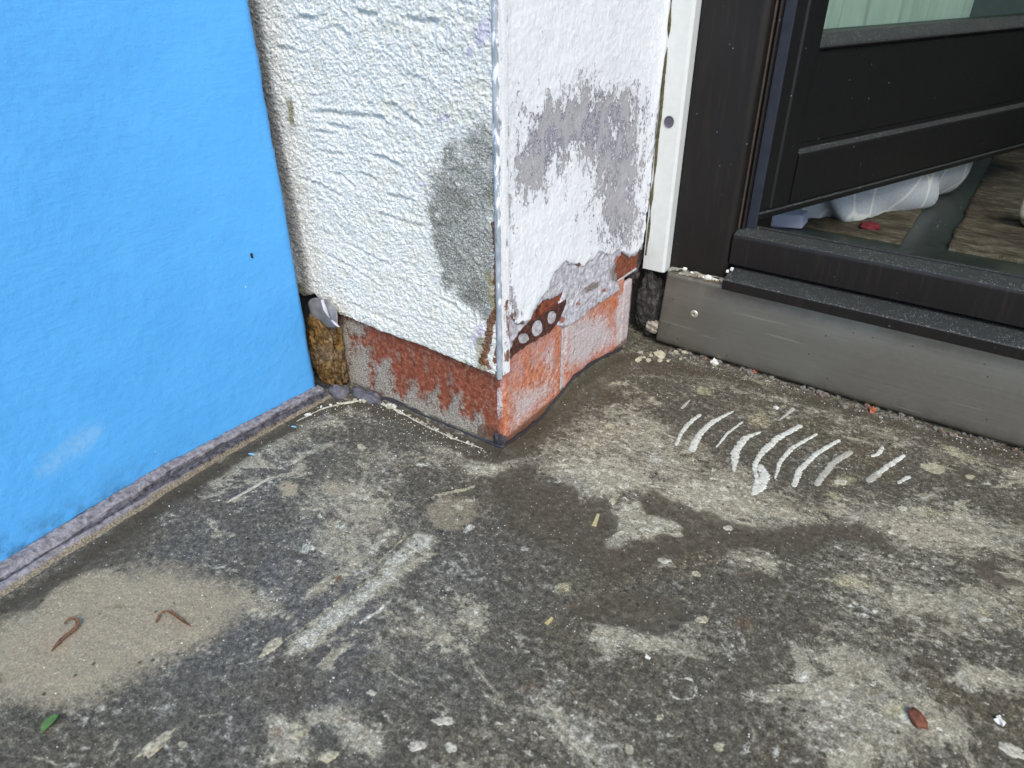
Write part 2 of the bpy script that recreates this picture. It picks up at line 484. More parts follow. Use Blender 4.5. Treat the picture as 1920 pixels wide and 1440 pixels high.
def mat_render():
    g = G('textured cream render', 1.9)
    P, E, R = g.attr('wear'); Y, Vl, D = g.attr('wear_b')
    nf = g.noise(260, 5, 0.62); nx = g.noise(800, 3, 0.6); nm = g.noise(45, 5, 0.6)
    c = g.ramp(nf, (0.10, (0.58, 0.58, 0.52)), (0.40, (0.76, 0.765, 0.71)), (0.8, (0.85, 0.855, 0.81)))
    c = g.mix(g.step(nm, 0.56, 0.72, 0, 0.25), c, (0.74, 0.70, 0.52))
    grit = g.ramp(nx, (0.20, (0.075, 0.075, 0.060)), (0.48, (0.27, 0.27, 0.235)), (0.80, (0.64, 0.64, 0.59)))
    pf = g.step(g.op('ADD', P, g.op('MULTIPLY', g.op('SUBTRACT', g.op('MULTIPLY_ADD', nx, 0.6, g.op('MULTIPLY', nf, 0.4)), 0.5), 1.3)), 0.34, 0.60)
    grit = g.mix(g.step(nm, 0.40, 0.75, 0, 0.75), grit, g.mix(1.0, grit, (0.50, 0.50, 0.46), 'MULTIPLY'))
    grit = g.mix(g.step(nm, 0.35, 0.10, 0, 0.7), grit, (0.60, 0.60, 0.55))
    c = g.mix(g.op('MULTIPLY', pf, 0.92), c, grit)
    c = g.mix(g.op('MULTIPLY', g.edge(E, nf, 0.9, 0.25), 0.75), c, g.ramp(nx, (0.3, (0.16, 0.135, 0.115)), (0.7, (0.46, 0.42, 0.38))))
    c = g.mix(g.op('MULTIPLY', g.step(g.op('MULTIPLY', Vl, g.op('ADD', nf, 0.4)), 0.2, 0.8), 0.6), c, (0.50, 0.46, 0.62))
    c = g.mix(g.op('MULTIPLY', g.step(g.op('MULTIPLY', Y, g.op('ADD', nf, 0.45)), 0.2, 0.8), 0.8), c, (0.27, 0.25, 0.14))
    c = g.mix(g.op('MULTIPLY', g.edge(R, nf, 0.9, 0.12), 0.92), c, g.ramp(nx, (0.35, (0.06, 0.022, 0.010)), (0.65, (0.25, 0.10, 0.035))))
    h = g.op('MULTIPLY_ADD', nx, 0.5, nf)
    return g.done(c, 0.92, 0, g.bump(h, 0.0016, 1.0), 0.12)


def mat_smooth():
    g = G('peeling white plaster paint', 2.5)
    P, S, R = g.attr('wear')
    vs = g.stretch(1, 1.25, 0.75)
    nf = g.noise(150, 6, 0.66, vs); nx = g.noise(700, 3, 0.6); nm = g.noise(45, 5, 0.6, vs)
    c = g.ramp(nf, (0.2, (0.76, 0.785, 0.82)), (0.7, (0.84, 0.86, 0.885)))
    nn = g.op('MULTIPLY_ADD', nf, 0.65, g.op('MULTIPLY', nm, 0.35))
    nn = g.op('MULTIPLY_ADD', g.noise(420, 4, 0.6, vs), 0.30, g.op('MULTIPLY_ADD', nf, 0.35, g.op('MULTIPLY', nm, 0.35)))
    pf = g.step(g.op('ADD', g.op('MULTIPLY', P, 0.44), nn), 0.80, 0.89)
    grey = g.ramp(nx, (0.1, (0.11, 0.105, 0.125)), (0.45, (0.26, 0.25, 0.295)), (0.85, (0.56, 0.55, 0.62)))
    grey = g.mix(g.step(nm, 0.42, 0.62, 0, 0.7), grey, (0.46, 0.455, 0.455))
    c = g.mix(pf, c, grey)
    sf = g.step(g.op('ADD', g.op('MULTIPLY', S, 0.5), nn), 0.86, 1.12)
    c = g.mix(g.op('MULTIPLY', sf, 0.7), c, (0.56, 0.55, 0.64))
    c = g.mix(g.op('MULTIPLY', g.edge(R, nf, 1.0, 0.1), 0.9), c, g.ramp(nx, (0.3, (0.06, 0.022, 0.015)), (0.7, (0.17, 0.07, 0.045))))
    v = g.vor(130); s = g.n.new('ShaderNodeSeparateColor'); g.put(s.inputs[0], g.vor(130, out='Color'))
    c = g.mix(g.op('MULTIPLY', g.step(v, 0.2, 0.1), g.step(s.outputs[0], 0.85, 0.88, 0, 0.7)), c, (0.2, 0.2, 0.23))
    h = g.op('SUBTRACT', g.op('MULTIPLY_ADD', nx, 0.16, g.op('MULTIPLY', nf, 0.3)), g.op('MULTIPLY', pf, 1.5))
    return g.done(c, 0.75, 0, g.bump(h, 0.0010, 0.8), 0.3)


def mat_under():
    g = G('grey lilac undercoat', 1.9)
    P, S, R = g.attr('wear')
    nf = g.noise(160, 6, 0.66); nx = g.noise(650, 3, 0.6)
    c = g.ramp(nf, (0.3, (0.36, 0.345, 0.385)), (0.55, (0.56, 0.55, 0.60)), (0.75, (0.68, 0.67, 0.70)))
    c = g.mix(g.op('MULTIPLY', g.edge(S, nf, 0.8, 0.12), 0.85), c, g.ramp(nx, (0.3, (0.09, 0.07, 0.055)), (0.7, (0.30, 0.26, 0.20))))
    c = g.mix(g.op('MULTIPLY', g.edge(R, nf, 0.9, 0.1), 0.9), c, g.ramp(nx, (0.3, (0.20, 0.075, 0.045)), (0.7, (0.42, 0.16, 0.09))))
    h = g.op('MULTIPLY_ADD', nx, 0.5, nf)
    return g.done(c, 0.85, 0, g.bump(h, 0.0012, 0.9), 0.3)


def mat_brick():
    g = G('terracotta brick', 1.9)
    O, Ef, Mo = g.attr('wear'); Pk, Dk, Br = g.attr('wear_b')
    nf = g.noise(170, 6, 0.66); nx = g.noise(750, 3, 0.6); nm = g.noise(55, 5, 0.62)
    drip = g.noise(90, 5, 0.65, g.stretch(1, 1, 0.3))
    c = g.ramp(nf, (0.2, (0.120, 0.032, 0.017)), (0.55, (0.245, 0.070, 0.036)), (0.85, (0.37, 0.125, 0.070)))
    orange = g.ramp(nf, (0.2, (0.36, 0.115, 0.060)), (0.6, (0.56, 0.205, 0.105)), (0.9, (0.66, 0.36, 0.25)))
    c = g.mix(O, c, orange)  # face A darker, face B lighter: shade painted into the brick colour
    c = g.mix(g.op('MULTIPLY', g.step(g.op('ADD', Pk, g.op('MULTIPLY', g.op('SUBTRACT', nm, 0.5), 1.2)), 0.3, 0.8), 0.7), c, (0.50, 0.30, 0.28))
    c = g.mix(g.op('MULTIPLY', g.step(g.op('ADD', Ef, g.op('MULTIPLY', g.op('SUBTRACT', g.op('MULTIPLY_ADD', nx, 0.5, g.op('MULTIPLY', nf, 0.5)), 0.5), 1.1)), 0.30, 0.85), 0.85), c, g.ramp(nx, (0.3, (0.42, 0.39, 0.40)), (0.7, (0.66, 0.63, 0.65))))
    mo = g.edge(Mo, g.op('MULTIPLY_ADD', drip, 0.5, g.op('MULTIPLY', nf, 0.5)), 1.8, 0.34)
    c = g.mix(g.op('MULTIPLY', mo, 0.86), c, g.ramp(nx, (0.28, (0.13, 0.125, 0.10)), (0.5, (0.29, 0.28, 0.235)), (0.75, (0.50, 0.49, 0.44))))
    c = g.mix(g.op('MULTIPLY', g.edge(Br, nf, 0.8, 0.15), 0.8), c, (0.105, 0.055, 0.03))
    c = g.mix(g.op('MULTIPLY', g.step(g.op('MULTIPLY_ADD', drip, 0.6, g.op('MULTIPLY', nf, 0.4)), 0.60, 0.85), g.op('MULTIPLY_ADD', O, -0.45, 0.75)), c, (0.055, 0.042, 0.034))
    v = g.vor(330); s = g.n.new('ShaderNodeSeparateColor'); g.put(s.inputs[0], g.vor(330, out='Color'))
    pits = g.op('MULTIPLY', g.step(v, 0.32, 0.15), g.step(s.outputs[0], 0.72, 0.76))
    c = g.mix(g.op('MULTIPLY', pits, g.op('MULTIPLY_ADD', Dk, 0.65, 0.25)), c, (0.055, 0.022, 0.015))
    h = g.op('MULTIPLY_ADD', nx, 0.4, nf); h = g.op('MULTIPLY_ADD', mo, 0.8, h); h = g.op('SUBTRACT', h, g.op('MULTIPLY', pits, 0.5))
    return g.done(c, 0.85, 0, g.bump(h, 0.0011, 0.9), 0.3)


def mat_bead():
    g = G('galvanised bead with paint and rust', 1.9)
    A, B, C_ = g.attr('wear')
    nf = g.noise(170, 6, 0.65, g.stretch(1, 1, 0.35)); nx = g.noise(800, 3)
    z = g.ramp(nf, (0.2, (0.20, 0.23, 0.255)), (0.8, (0.46, 0.495, 0.52)))
    c = g.mix(g.edge(A, nf, 1.3, 0.08), z, g.ramp(nx, (0.3, (0.68, 0.70, 0.72)), (0.7, (0.83, 0.84, 0.86))))
    c = g.mix(g.op('MULTIPLY', g.edge(B, nf, 1.2, 0.08), 0.95), c, g.ramp(nx, (0.3, (0.06, 0.022, 0.012)), (0.7, (0.27, 0.105, 0.04))))
    return g.done(c, 0.7, 0.0, g.bump(nf, 0.0007, 0.9), 0.3)


def mat_frame(name, dust=0.0, c0=(0.0098, 0.0085, 0.0082), warm=(0.026, 0.0165, 0.0125), rough=0.36):
    g = G(name)
    grain = g.noise(260, 4, 0.6, g.stretch(1.0, 1.0, 0.06)); nb = g.noise(30, 4)
    nx = g.noise(900, 3, 0.6)
    c = g.mix(g.step(grain, 0.48, 0.75, 0, 0.6), c0, warm)
    v = g.vor(230); s = g.n.new('ShaderNodeSeparateColor'); g.put(s.inputs[0], g.vor(230, out='Color'))
    sp = g.op('MULTIPLY', g.step(v, 0.22, 0.10), g.step(s.outputs[0], 0.978, 0.99))
    c = g.mix(g.op('MULTIPLY', sp, 0.40), c, (0.42, 0.43, 0.45))
    if dust:
        v3 = g.vor(700); s3 = g.n.new('ShaderNodeSeparateColor'); g.put(s3.inputs[0], g.vor(700, out='Color'))
        ds = g.op('MULTIPLY', g.step(v3, 0.42, 0.18), g.step(g.op('ADD', s3.outputs[0], g.op('MULTIPLY', g.op('SUBTRACT', nb, 0.5), 0.8)), 0.72, 0.85))
        ge = g.n.new('ShaderNodeNewGeometry'); sn = g.n.new('ShaderNodeSeparateXYZ'); g.put(sn.inputs[0], ge.outputs['True Normal'])
        up = g.step(sn.outputs[2], 0.35, 0.8)              # dust settles on what faces up
        c = g.mix(g.op('MULTIPLY', up, 0.55 * dust), c, (0.055, 0.062, 0.060))
        c = g.mix(g.op('MULTIPLY', g.op('MULTIPLY', ds, up), 0.8 * dust), c, (0.36, 0.37, 0.36))
    return g.done(c, g.step(nx, 0.3, 0.7, rough - 0.06, rough + 0.12), 0, g.bump(grain, 0.0003, 0.35), 0.32)


def mat_plate():
    g = G('brushed steel')
    ln = g.noise(420, 4, 0.6, g.stretch(0.03, 1, 1.0)); nb = g.noise(9, 4, 0.6); nf = g.noise(500, 3)
    c = g.ramp(ln, (0.25, (0.205, 0.194, 0.168)), (0.75, (0.245, 0.233, 0.203)))
    c = g.mix(g.step(nb, 0.42, 0.64, 0, 0.4), c, (0.25, 0.262, 0.235))
    z = g.xyz()
    c = g.mix(g.op('MULTIPLY', g.step(g.op('MULTIPLY_ADD', g.noise(60, 5), 0.03, z[2]), 0.040, 0.010), 0.65), c, (0.12, 0.105, 0.076))
    c = g.mix(g.op('MULTIPLY', g.step(g.op('MULTIPLY_ADD', g.noise(70, 6, 0.7), 0.05, z[0]), 0.085, 0.055), 0.55), c, (0.13, 0.118, 0.09))
    c = g.mix(g.op('MULTIPLY', g.step(g.op('MULTIPLY_ADD', g.noise(45, 6, 0.7), 0.03, z[2]), 0.098, 0.116), 0.5), c, (0.11, 0.098, 0.075))
    scr = g.noise(90, 2, 0.4, g.stretch(0.10, 1, 2.6, (0, math.radians(7), 0)))
    c = g.mix(g.step(scr, 0.70, 0.74, 0, 0.30), c, (0.55, 0.53, 0.48))
    v = g.vor(150); s = g.n.new('ShaderNodeSeparateColor'); g.put(s.inputs[0], g.vor(150, out='Color'))
    c = g.mix(g.op('MULTIPLY', g.step(v, 0.2, 0.08), g.step(s.outputs[0], 0.94, 0.96)), c, (0.06, 0.055, 0.045))
    return g.done(c, g.step(nf, 0.3, 0.7, 0.36, 0.50), 0.75, g.bump(ln, 0.0002, 0.25), 0.5)


M = {}
M['floor'] = mat_floor(); M['blue'] = mat_blue(); M['render'] = mat_render(); M['smooth'] = mat_smooth()
M['under'] = mat_under(); M['brick'] = mat_brick(); M['bead'] = mat_bead(); M['plate'] = mat_plate()
M['frame'] = mat_frame('dark stained wood'); M['dusty'] = mat_frame('dusty dark wood', 1.0); M['leaf'] = mat_frame('black door wood', 0.9, (0.0075, 0.0075, 0.0075), (0.011, 0.0105, 0.010), 0.42)
M['ground'] = plain('outer concrete', (0.13, 0.125, 0.11), 0.9, 0.3, 30)
M['masonry'] = plain('masonry core', (0.40, 0.39, 0.37), 0.9, 0.2, 60)
M['void'] = plain('dark gap shade', (0.045, 0.040, 0.034), 0.95, 0.4, 200, bump=0.001)  # near-black colour stands in for the shade deep in the gaps
M['bitumen'] = plain('bitumen strip', (0.028, 0.028, 0.033), 0.55, 0.5, 260, bump=0.0012)
M['batten'] = plain('white painted batten', (0.58, 0.60, 0.585), 0.45, 0.04, 120, bump=0.0002)
M['screw'] = plain('zinc screw', (0.50, 0.47, 0.38), 0.4, 0.25, 600, 0.6)
M['dark'] = plain('dark recess', (0.012, 0.011, 0.010), 0.7, 0.2, 200)


# ================================================================== large structure
BX = 0.0062        # plane of the bricks on the right-hand pillar face
# floor: cove rises where it meets the pillar
STRIP_A = [(604, 752), (650, 744), (692, 740), (735, 750), (790, 778), (850, 806), (915, 832)]
STRIP_B = [(955, 829), (985, 808), (1020, 780), (1045, 746), (1078, 706), (1110, 680), (1165, 653)]
strip_a = np.array([ony(x, y, -0.003 - 0.022 * max(0.0, (735 - x) / 131)) for x, y in STRIP_A])
strip_b = np.array([onx(x, y, 0.003 + BX) for x, y in STRIP_B])
strip_b[:, 2] = np.maximum(strip_b[:, 2], 0.002)
strip_a[:, 2] = np.maximum(strip_a[:, 2], 0.002)


def cove(x, y):
    za = np.interp(x, strip_a[:, 0], strip_a[:, 2]); ya = np.interp(x, strip_a[:, 0], strip_a[:, 1])
    zb = np.interp(y, strip_b[:, 1], strip_b[:, 2])
    da = np.clip(ya - y, 0, 1); db = np.clip(x - 0.003 - BX, 0, 1)
    fa = np.where(x < 0.004 + BX, np.exp(-(da / 0.012) ** 1.3), 0) * za
    fb = np.where(y > -0.004, np.exp(-(db / 0.012) ** 1.3), 0) * zb * np.clip((0.29 - y) / 0.02, 0, 1)
    return np.maximum(fa, fb)


us = np.arange(-0.30, 0.6201, 0.0017); vs = np.arange(-0.62, 0.3601, 0.0017)
X, Y, F = grid(us, vs)
Z = 0.0009 * fbm(X * 14, Y * 14, 3, 3) + 0.0006 * fbm(X * 70, Y * 70, 9, 4) + 0.0004 * fbm(X * 260, Y * 260, 21, 2)
Z = Z + cove(X, Y) - 0.0005
floor_u, floor_v = photo_px(np.stack([X, Y, Z], 1))
u, v = floor_u, floor_v
wob = 13 * fbm(X * 34, Y * 34, 31, 6, 0.6)
uu, vv = u + wob, v + 9 * fbm(X * 34 + 40, Y * 34, 33, 6, 0.6)
A = np.zeros((len(X), 3)); B = np.zeros((len(X), 3)); C3 = np.zeros((len(X), 3))


def put_poly(T, k, poly, w=16, val=1.0, x=None, y=None):
    T[:, k] = np.maximum(T[:, k], val * soft(poly_sd(uu if x is None else x, vv if y is None else y, poly, w), w))


def put_ell(T, k, cx, cy, rx, ry, ang=0, val=1.0, hard=2.0):
    T[:, k] = np.maximum(T[:, k], val * np.clip(ell(uu, vv, cx, cy, rx, ry, ang) * hard, 0, 1))


# damp patches
WET = [
    [(931, 883), (972, 871), (1009, 877), (1003, 896), (1028, 902), (1037, 911), (1069, 914), (1087, 921), (1084, 933), (1087, 946), (1119, 933), (1144, 936), (1141, 955), (1156, 967), (1153, 999), (1131, 1017), (1137, 1033), (1169, 1030), (1181, 1014), (1212, 1011), (1241, 1002), (1275, 1011), (1278, 992), (1256, 974), (1206, 967), (1203, 955), (1194, 930), (1225, 922), (1247, 930), (1262, 942), (1294, 949), (1309, 961), (1337, 961), (1362, 974), (1400, 983), (1447, 992), (1478, 983), (1526, 981), (1612, 977), (1650, 996), (1665, 1011), (1627, 1019), (1575, 1011), (1522, 1034), (1462, 1037), (1410, 1026), (1350, 1037), (1331, 1019), (1275, 1040), (1240, 1060), (1150, 1080), (1100, 1062), (1050, 1040), (1000, 1015), (960, 990), (938, 960), (925, 930)],
    [(0, 1147), (67, 1147), (110, 1090), (187, 1063), (233, 1053), (263, 1027), (277, 1000), (293, 977), (333, 940), (417, 887), (483, 847), (583, 780), (583, 765), (433, 853), (300, 927), (187, 1007), (127, 1057), (67, 1100), (0, 1127)],
    [(600, 770), (690, 768), (750, 795), (840, 838), (880, 858), (935, 868), (985, 852), (1050, 800), (1110, 745), (1170, 700), (1185, 672), (1150, 660), (1100, 690), (1040, 755), (950, 835), (910, 835), (830, 810), (740, 765), (660, 752)],
    [(1829, 1059), (1867, 1040), (1870, 1072), (1914, 1090), (1924, 1103), (1870, 1097), (1832, 1072)],
    [(1060, 1130), (1130, 1120), (1200, 1110), (1260, 1120), (1300, 1160), (1240, 1190), (1160, 1175), (1090, 1160)],
]
for p in WET: put_poly(A, 1, p, 22)
for e in [(1819, 891, 36, 17, 8), (1585, 1041, 26, 8, 12), (1667, 1028, 26, 12, 10), (1795, 1056, 9, 5, 0), (1540, 1008, 40, 12, 5), (1140, 740, 40, 22, -30), (1230, 690, 50, 14, 10), (1520, 1180, 30, 12, 10), (1735, 1240, 22, 12, 35), (1425, 1085, 50, 16, 10)]:
    put_ell(A, 1, *e, val=0.85)
# light worn zones
LIGHT = [
    ([(972, 868), (1031, 817), (1100, 780), (1200, 760), (1320, 850), (1440, 900), (1500, 940), (1540, 960), (1600, 985), (1530, 990), (1478, 983), (1400, 983), (1309, 961), (1262, 942), (1225, 922), (1194, 930), (1144, 936), (1087, 921), (1028, 902), (1009, 877)], 40, 0.78),
    ([(1030, 860), (1100, 840), (1180, 860), (1230, 890), (1300, 880), (1380, 900), (1440, 930), (1500, 965), (1478, 985), (1400, 983), (1309, 961), (1262, 942), (1225, 922), (1194, 930), (1144, 936), (1087, 921), (1028, 902)], 30, 1.0),
    ([(1141, 955), (1200, 935), (1206, 967), (1256, 974), (1278, 992), (1275, 1011), (1241, 1002), (1228, 1014), (1181, 1010), (1169, 1030), (1137, 1033), (1131, 1017), (1153, 999)], 10, 1.0),
    ([(1500, 960), (1580, 930), (1660, 940), (1760, 960), (1920, 990), (1920, 1065), (1870, 1045), (1820, 1060), (1700, 1030), (1640, 1000)], 40, 0.75),
    ([(560, 905), (640, 885), (740, 900), (760, 950), (740, 1000), (680, 1060), (600, 1090), (540, 1060), (560, 980)], 60, 0.62),
    ([(590, 900), (660, 890), (700, 905), (700, 940), (650, 950), (600, 930)], 16, 0.85),
    ([(640, 850), (720, 830), (800, 838), (880, 862), (860, 885), (760, 880), (690, 890)], 30, 0.62),
    ([(769, 829), (837, 839), (884, 861), (940, 868), (944, 889), (890, 892), (830, 856)], 14, 0.9),
    ([(574, 1337), (630, 1319), (674, 1331), (680, 1353), (724, 1369), (721, 1397), (705, 1416), (655, 1406), (621, 1366)], 12, 1.0),
    ([(486, 1337), (533, 1331), (564, 1372), (589, 1400), (574, 1431), (492, 1431), (505, 1370)], 14, 0.85),
    ([(1100, 1190), (1180, 1160), (1290, 1180), (1310, 1220), (1250, 1240), (1180, 1225), (1110, 1230)], 40, 0.8),
    ([(1560, 1060), (1700, 1075), (1900, 1110), (1920, 1190), (1780, 1180), (1600, 1140)], 60, 0.72),
    ([(1540, 1190), (1650, 1210), (1760, 1290), (1800, 1400), (1600, 1440), (1500, 1380), (1480, 1330)], 70, 0.8),
    ([(690, 1150), (800, 1110), (900, 1170), (880, 1230), (760, 1250), (690, 1210)], 70, 0.6),
    ([(900, 1330), (1100, 1330), (1150, 1440), (880, 1440)], 80, 0.6),
    ([(440, 1110), (520, 1100), (540, 1150), (470, 1170)], 24, 0.8),
    ([(420, 870), (520, 800), (620, 760), (700, 765), (640, 790), (500, 870), (400, 930)], 20, 0.5),
    ([(1330, 1010), (1410, 1030), (1460, 1045), (1450, 1075), (1370, 1060)], 20, 0.8),
    ([(1804, 1244), (1860, 1250), (1920, 1262), (1920, 1300), (1850, 1290), (1800, 1280)], 12, 0.95),
    ([(1100, 740), (1200, 680), (1340, 730), (1600, 830), (1800, 880), (1920, 910), (1920, 860), (1620, 770), (1300, 690), (1200, 660)], 50, 0.42),
]
for p, w, val in LIGHT: put_poly(A, 0, p, w * 1.5 + 14, val)
# the long scrape and its lesser neighbours
SCR = [(531, 1232), (550, 1198), (584, 1176), (600, 1157), (659, 1111), (712, 1067), (744, 1036), (781, 995), (822, 1004), (800, 1032), (759, 1067), (712, 1107), (669, 1151), (625, 1179), (587, 1214), (556, 1229)]
put_poly(B, 0, SCR, 14, 0.66); put_poly(A, 0, SCR, 12, 1.0)
for pts, w, val, T, k in [
    ([(587, 1114), (660, 1060), (737, 995)], 13, 0.85, A, 0), ([(700, 1035), (737, 995)], 6, 0.62, B, 0), ([(675, 1170), (722, 1139)], 5, 0.8, B, 0),
    ([(640, 1150), (700, 1105), (790, 1045)], 20, 0.8, A, 0), ([(540, 1200), (600, 1155), (680, 1090), (760, 1005)], 3.5, 0.8, C3, 1),
    ([(1689, 1197), (1773, 1206), (1851, 1228), (1925, 1237)], 17, 0.50, B, 0), ([(1745, 1235), (1789, 1269), (1820, 1294), (1851, 1297)], 14, 0.50, B, 0), ([(1730, 1210), (1770, 1240)], 26, 0.52, B, 0),
    ([(1640, 1145), (1600, 1135)], 10, 0.6, B, 0), ([(1320, 1000), (1450, 1045), (1550, 1085)], 3, 0.5, A, 0), ([(1400, 1290), (1412, 1312), (1438, 1330)], 3, 0.7, B, 0),
    ([(815, 932), (890, 910)], 4, 0.8, B, 1), ([(820, 940), (890, 938)], 7, 0.55, B, 0), ([(1440, 915), (1520, 955), (1570, 985)], 5, 0.55, C3, 1),
    ([(540, 868), (585, 845), (620, 838)], 6, 0.6, A, 0), ([(1180, 920), (1176, 905), (1165, 918)], 4, 0.7, B, 0)]:
    d = line_d(uu, vv, pts, w * 3)
    T[:, k] = np.maximum(T[:, k], val * np.clip(1.35 - d / w, 0, 1))
# efflorescence bursts, cream drips
for e in [(1228, 861, 27, 19, 15), (1504, 1269, 27, 21, 10), (1398, 1406, 14, 30, 20), (1457, 1409, 14, 32, 25), (1262, 1373, 15, 15, 0), (889, 1147, 12, 9, 0), (946, 1126, 14, 7, -10), (1082, 1316, 10, 9, 0), (1045, 903, 15, 9, 10),
          (985, 1030, 18, 10, 0), (1620, 1155, 40, 12, 10), (1850, 1165, 38, 10, 12), (1225, 992, 20, 12, 20), (790, 870, 26, 9, 0), (860, 950, 22, 14, 30), (640, 990, 26, 16, 0), (700, 1030, 30, 12, -35), (575, 1030, 30, 20, -20), (560, 1055, 18, 12, 0),
          (1109, 852, 16, 8, 10), (1336, 1083, 9, 11, 0), (1580, 1110, 9, 5, 20), (1617, 1197, 5, 10, 0), (1562, 1190, 12, 5, 30), (1700, 1340, 26, 30, 0), (880, 990, 24, 14, -20), (1480, 1400, 8, 6, 0)]:
    put_ell(B, 0, *e, val=0.68, hard=1.6)
for e in [(1620, 1240, 30, 14, 25), (1560, 1200, 24, 9, 20), (1680, 1260, 26, 12, 40), (1590, 1320, 34, 22, 30), (1500, 1340, 30, 12, -10), (1640, 1390, 50, 16, 10), (1850, 1320, 26, 14, 20), (1880, 1390, 30, 12, 40), (1760, 1340, 18, 26, 0), (1450, 1340, 16, 8, 0), (1180, 1210, 34, 14, 10), (1240, 1200, 26, 10, 20), (1130, 1190, 16, 10, 0), (1000, 1360, 30, 18, 0), (940, 1390, 26, 18, 0), (1100, 1400, 30, 14, 0), (760, 1200, 30, 14, -20), (800, 1230, 24, 10, 0), (730, 1130, 26, 8, -30), (620, 1040, 16, 10, 0), (550, 990, 14, 8, 0)]:
    put_ell(B, 0, *e, val=0.60, hard=1.1)
for e in [(1002, 1133, 19, 14, 0), (1732, 1269, 16, 19, 0), (841, 1260, 14, 11, 0), (1280, 1290, 34, 24, 10)]:            # rings
    r = np.abs(ell(uu, vv, *e) - 0.2); B[:, 0] = np.maximum(B[:, 0], 0.68 * np.clip(1.25 - r / 0.16, 0, 1))
for e in [(680, 843, 9, 8, 0), (511, 1210, 30, 7, -38), (445, 1272, 0.1, 0.1, 0), (1247, 1050, 12, 5, 0), (1366, 989, 9, 5, 0), (1303, 1074, 14, 9, 20), (1317, 1161, 13, 7, 5), (1238, 1341, 9, 9, 0), (1348, 1403, 14, 13, 0), (342, 1395, 14, 9, -20), (600, 1352, 0.1, 0.1, 0), (556, 1362, 13, 15, 30), (1182, 1400, 16, 8, 60), (1747, 876, 32, 13, 12), (470, 1145, 20, 5, -10), (1144, 797, 16, 7, 10), (1822, 895, 14, 6, 10), (297, 1238, 10, 3, -25)]:
    put_ell(B, 1, *e, val=0.85)
for e in [(1425, 786, 48, 34, 0), (1320, 730, 40, 22, 15), (1470, 765, 16, 10, -30), (1800, 850, 110, 16, 22), (1740, 960, 60, 22, 15), (1560, 930, 40, 14, 20), (1100, 1010, 0.1, 0.1, 0), (1060, 1100, 40, 26, 0), (1850, 1150, 60, 30, 10), (1680, 1330, 50, 40, 0), (1600, 1090, 90, 30, 10), (1580, 900, 60, 30, 0)]:
    put_ell(C3, 1, *e, val=0.75, hard=1.2)
for e in [(1070, 1132, 34, 14, 12), (1540, 955, 34, 14, 20), (1390, 1170, 60, 30, 0), (1135, 742, 26, 14, -40), (520, 1370, 30, 36, 0), (1000, 1290, 50, 30, 0), (640, 1350, 30, 20, 0), (1530, 1000, 20, 8, 0), (385, 822, 0.1, 0.1, 0), (1860, 1270, 50, 22, 8)]:
    put_ell(B, 2, *e, val=0.55, hard=1.2)
# sandy deposit
put_poly(A, 2, [(0, 1170), (38, 1153), (66, 1138), (75, 1122), (119, 1091), (156, 1069), (194, 1059), (238, 1075), (272, 1066), (306, 1064), (359, 1078), (416, 1091), (437, 1106), (481, 1125), (444, 1147), (422, 1175), (400, 1200), (344, 1222), (300, 1241), (250, 1272), (200, 1284), (184, 1306), (141, 1313), (62, 1319), (0, 1316), (-60, 1300), (-60, 1180)], 80)
put_ell(A, 2, 540, 915, 22, 16, 0, 0.9); put_ell(A, 2, 850, 960, 70, 44, -10, 0.55); put_ell(A, 2, 640, 915, 40, 20, 0, 0.6)
# blue wall bounce painted on the left, dirt and painted shade along the walls
C3[:, 0] = np.clip(1.1 - np.hypot((u - 560) / 480, (v - 1120) / 380), 0, 1)
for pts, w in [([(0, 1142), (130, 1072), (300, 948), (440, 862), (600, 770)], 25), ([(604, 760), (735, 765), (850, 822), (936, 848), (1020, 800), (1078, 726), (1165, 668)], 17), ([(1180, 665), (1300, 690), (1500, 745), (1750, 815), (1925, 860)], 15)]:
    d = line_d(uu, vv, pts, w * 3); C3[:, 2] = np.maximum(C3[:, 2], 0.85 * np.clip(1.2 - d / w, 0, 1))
for e in [(163, 1223, 18, 5, -38), (128, 1224, 8, 5, -30), (160, 1212, 6, 4, 0), (370, 1225, 8, 5, -20), (415, 1183, 14, 9, -20), (340, 1093, 6, 4, 0), (385, 1118, 8, 4, 0), (215, 1090, 5, 3, 0), (0, 1270, 30, 22, 0), (225, 1135, 50, 7, 0), (730, 1010, 18, 10, 0), (650, 1070, 10, 6, 0)]:
    put_ell(C3, 2, *e, val=0.7, hard=1.5)
Z = Z + 0.0006 * (A[:, 0] - 0.5) * (1 - A[:, 1]) - 0.0012 * np.clip(A[:, 1] - 0.3, 0, 1) * np.exp(-(Y + 0.1) ** 2 / 0.04)
floor = link('floor', raw_mesh('floor', np.stack([X, Y, Z], 1), F, M['floor'], True, {'stain_a': A, 'stain_b': B, 'stain_bounce_shade': C3}))
structure(floor)
g_ = MB()
for x0, x1, y0, y1 in [(-6, -0.2995, -9, 0.36), (0.6195, 9, -9, 0.36), (-0.2995, 0.6195, -9, -0.6195)]:
    g_.add([(x0, y0, -0.0015), (x1, y0, -0.0015), (x1, y1, -0.0015), (x0, y1, -0.0015)], [(0, 1, 2, 3)])
g_.add([(-80, -80, -0.35), (80, -80, -0.35), (80, 80, -0.35), (-80, 80, -0.35)], [(0, 1, 2, 3)])
structure(g_.build('ground', M['ground']))


def floor_z(x, y):
    i = int(np.clip(round((x - us[0]) / 0.0017), 0, len(us) - 1)); j = int(np.clip(round((y - vs[0]) / 0.0017), 0, len(vs) - 1))
    return float(Z[j * len(us) + i])


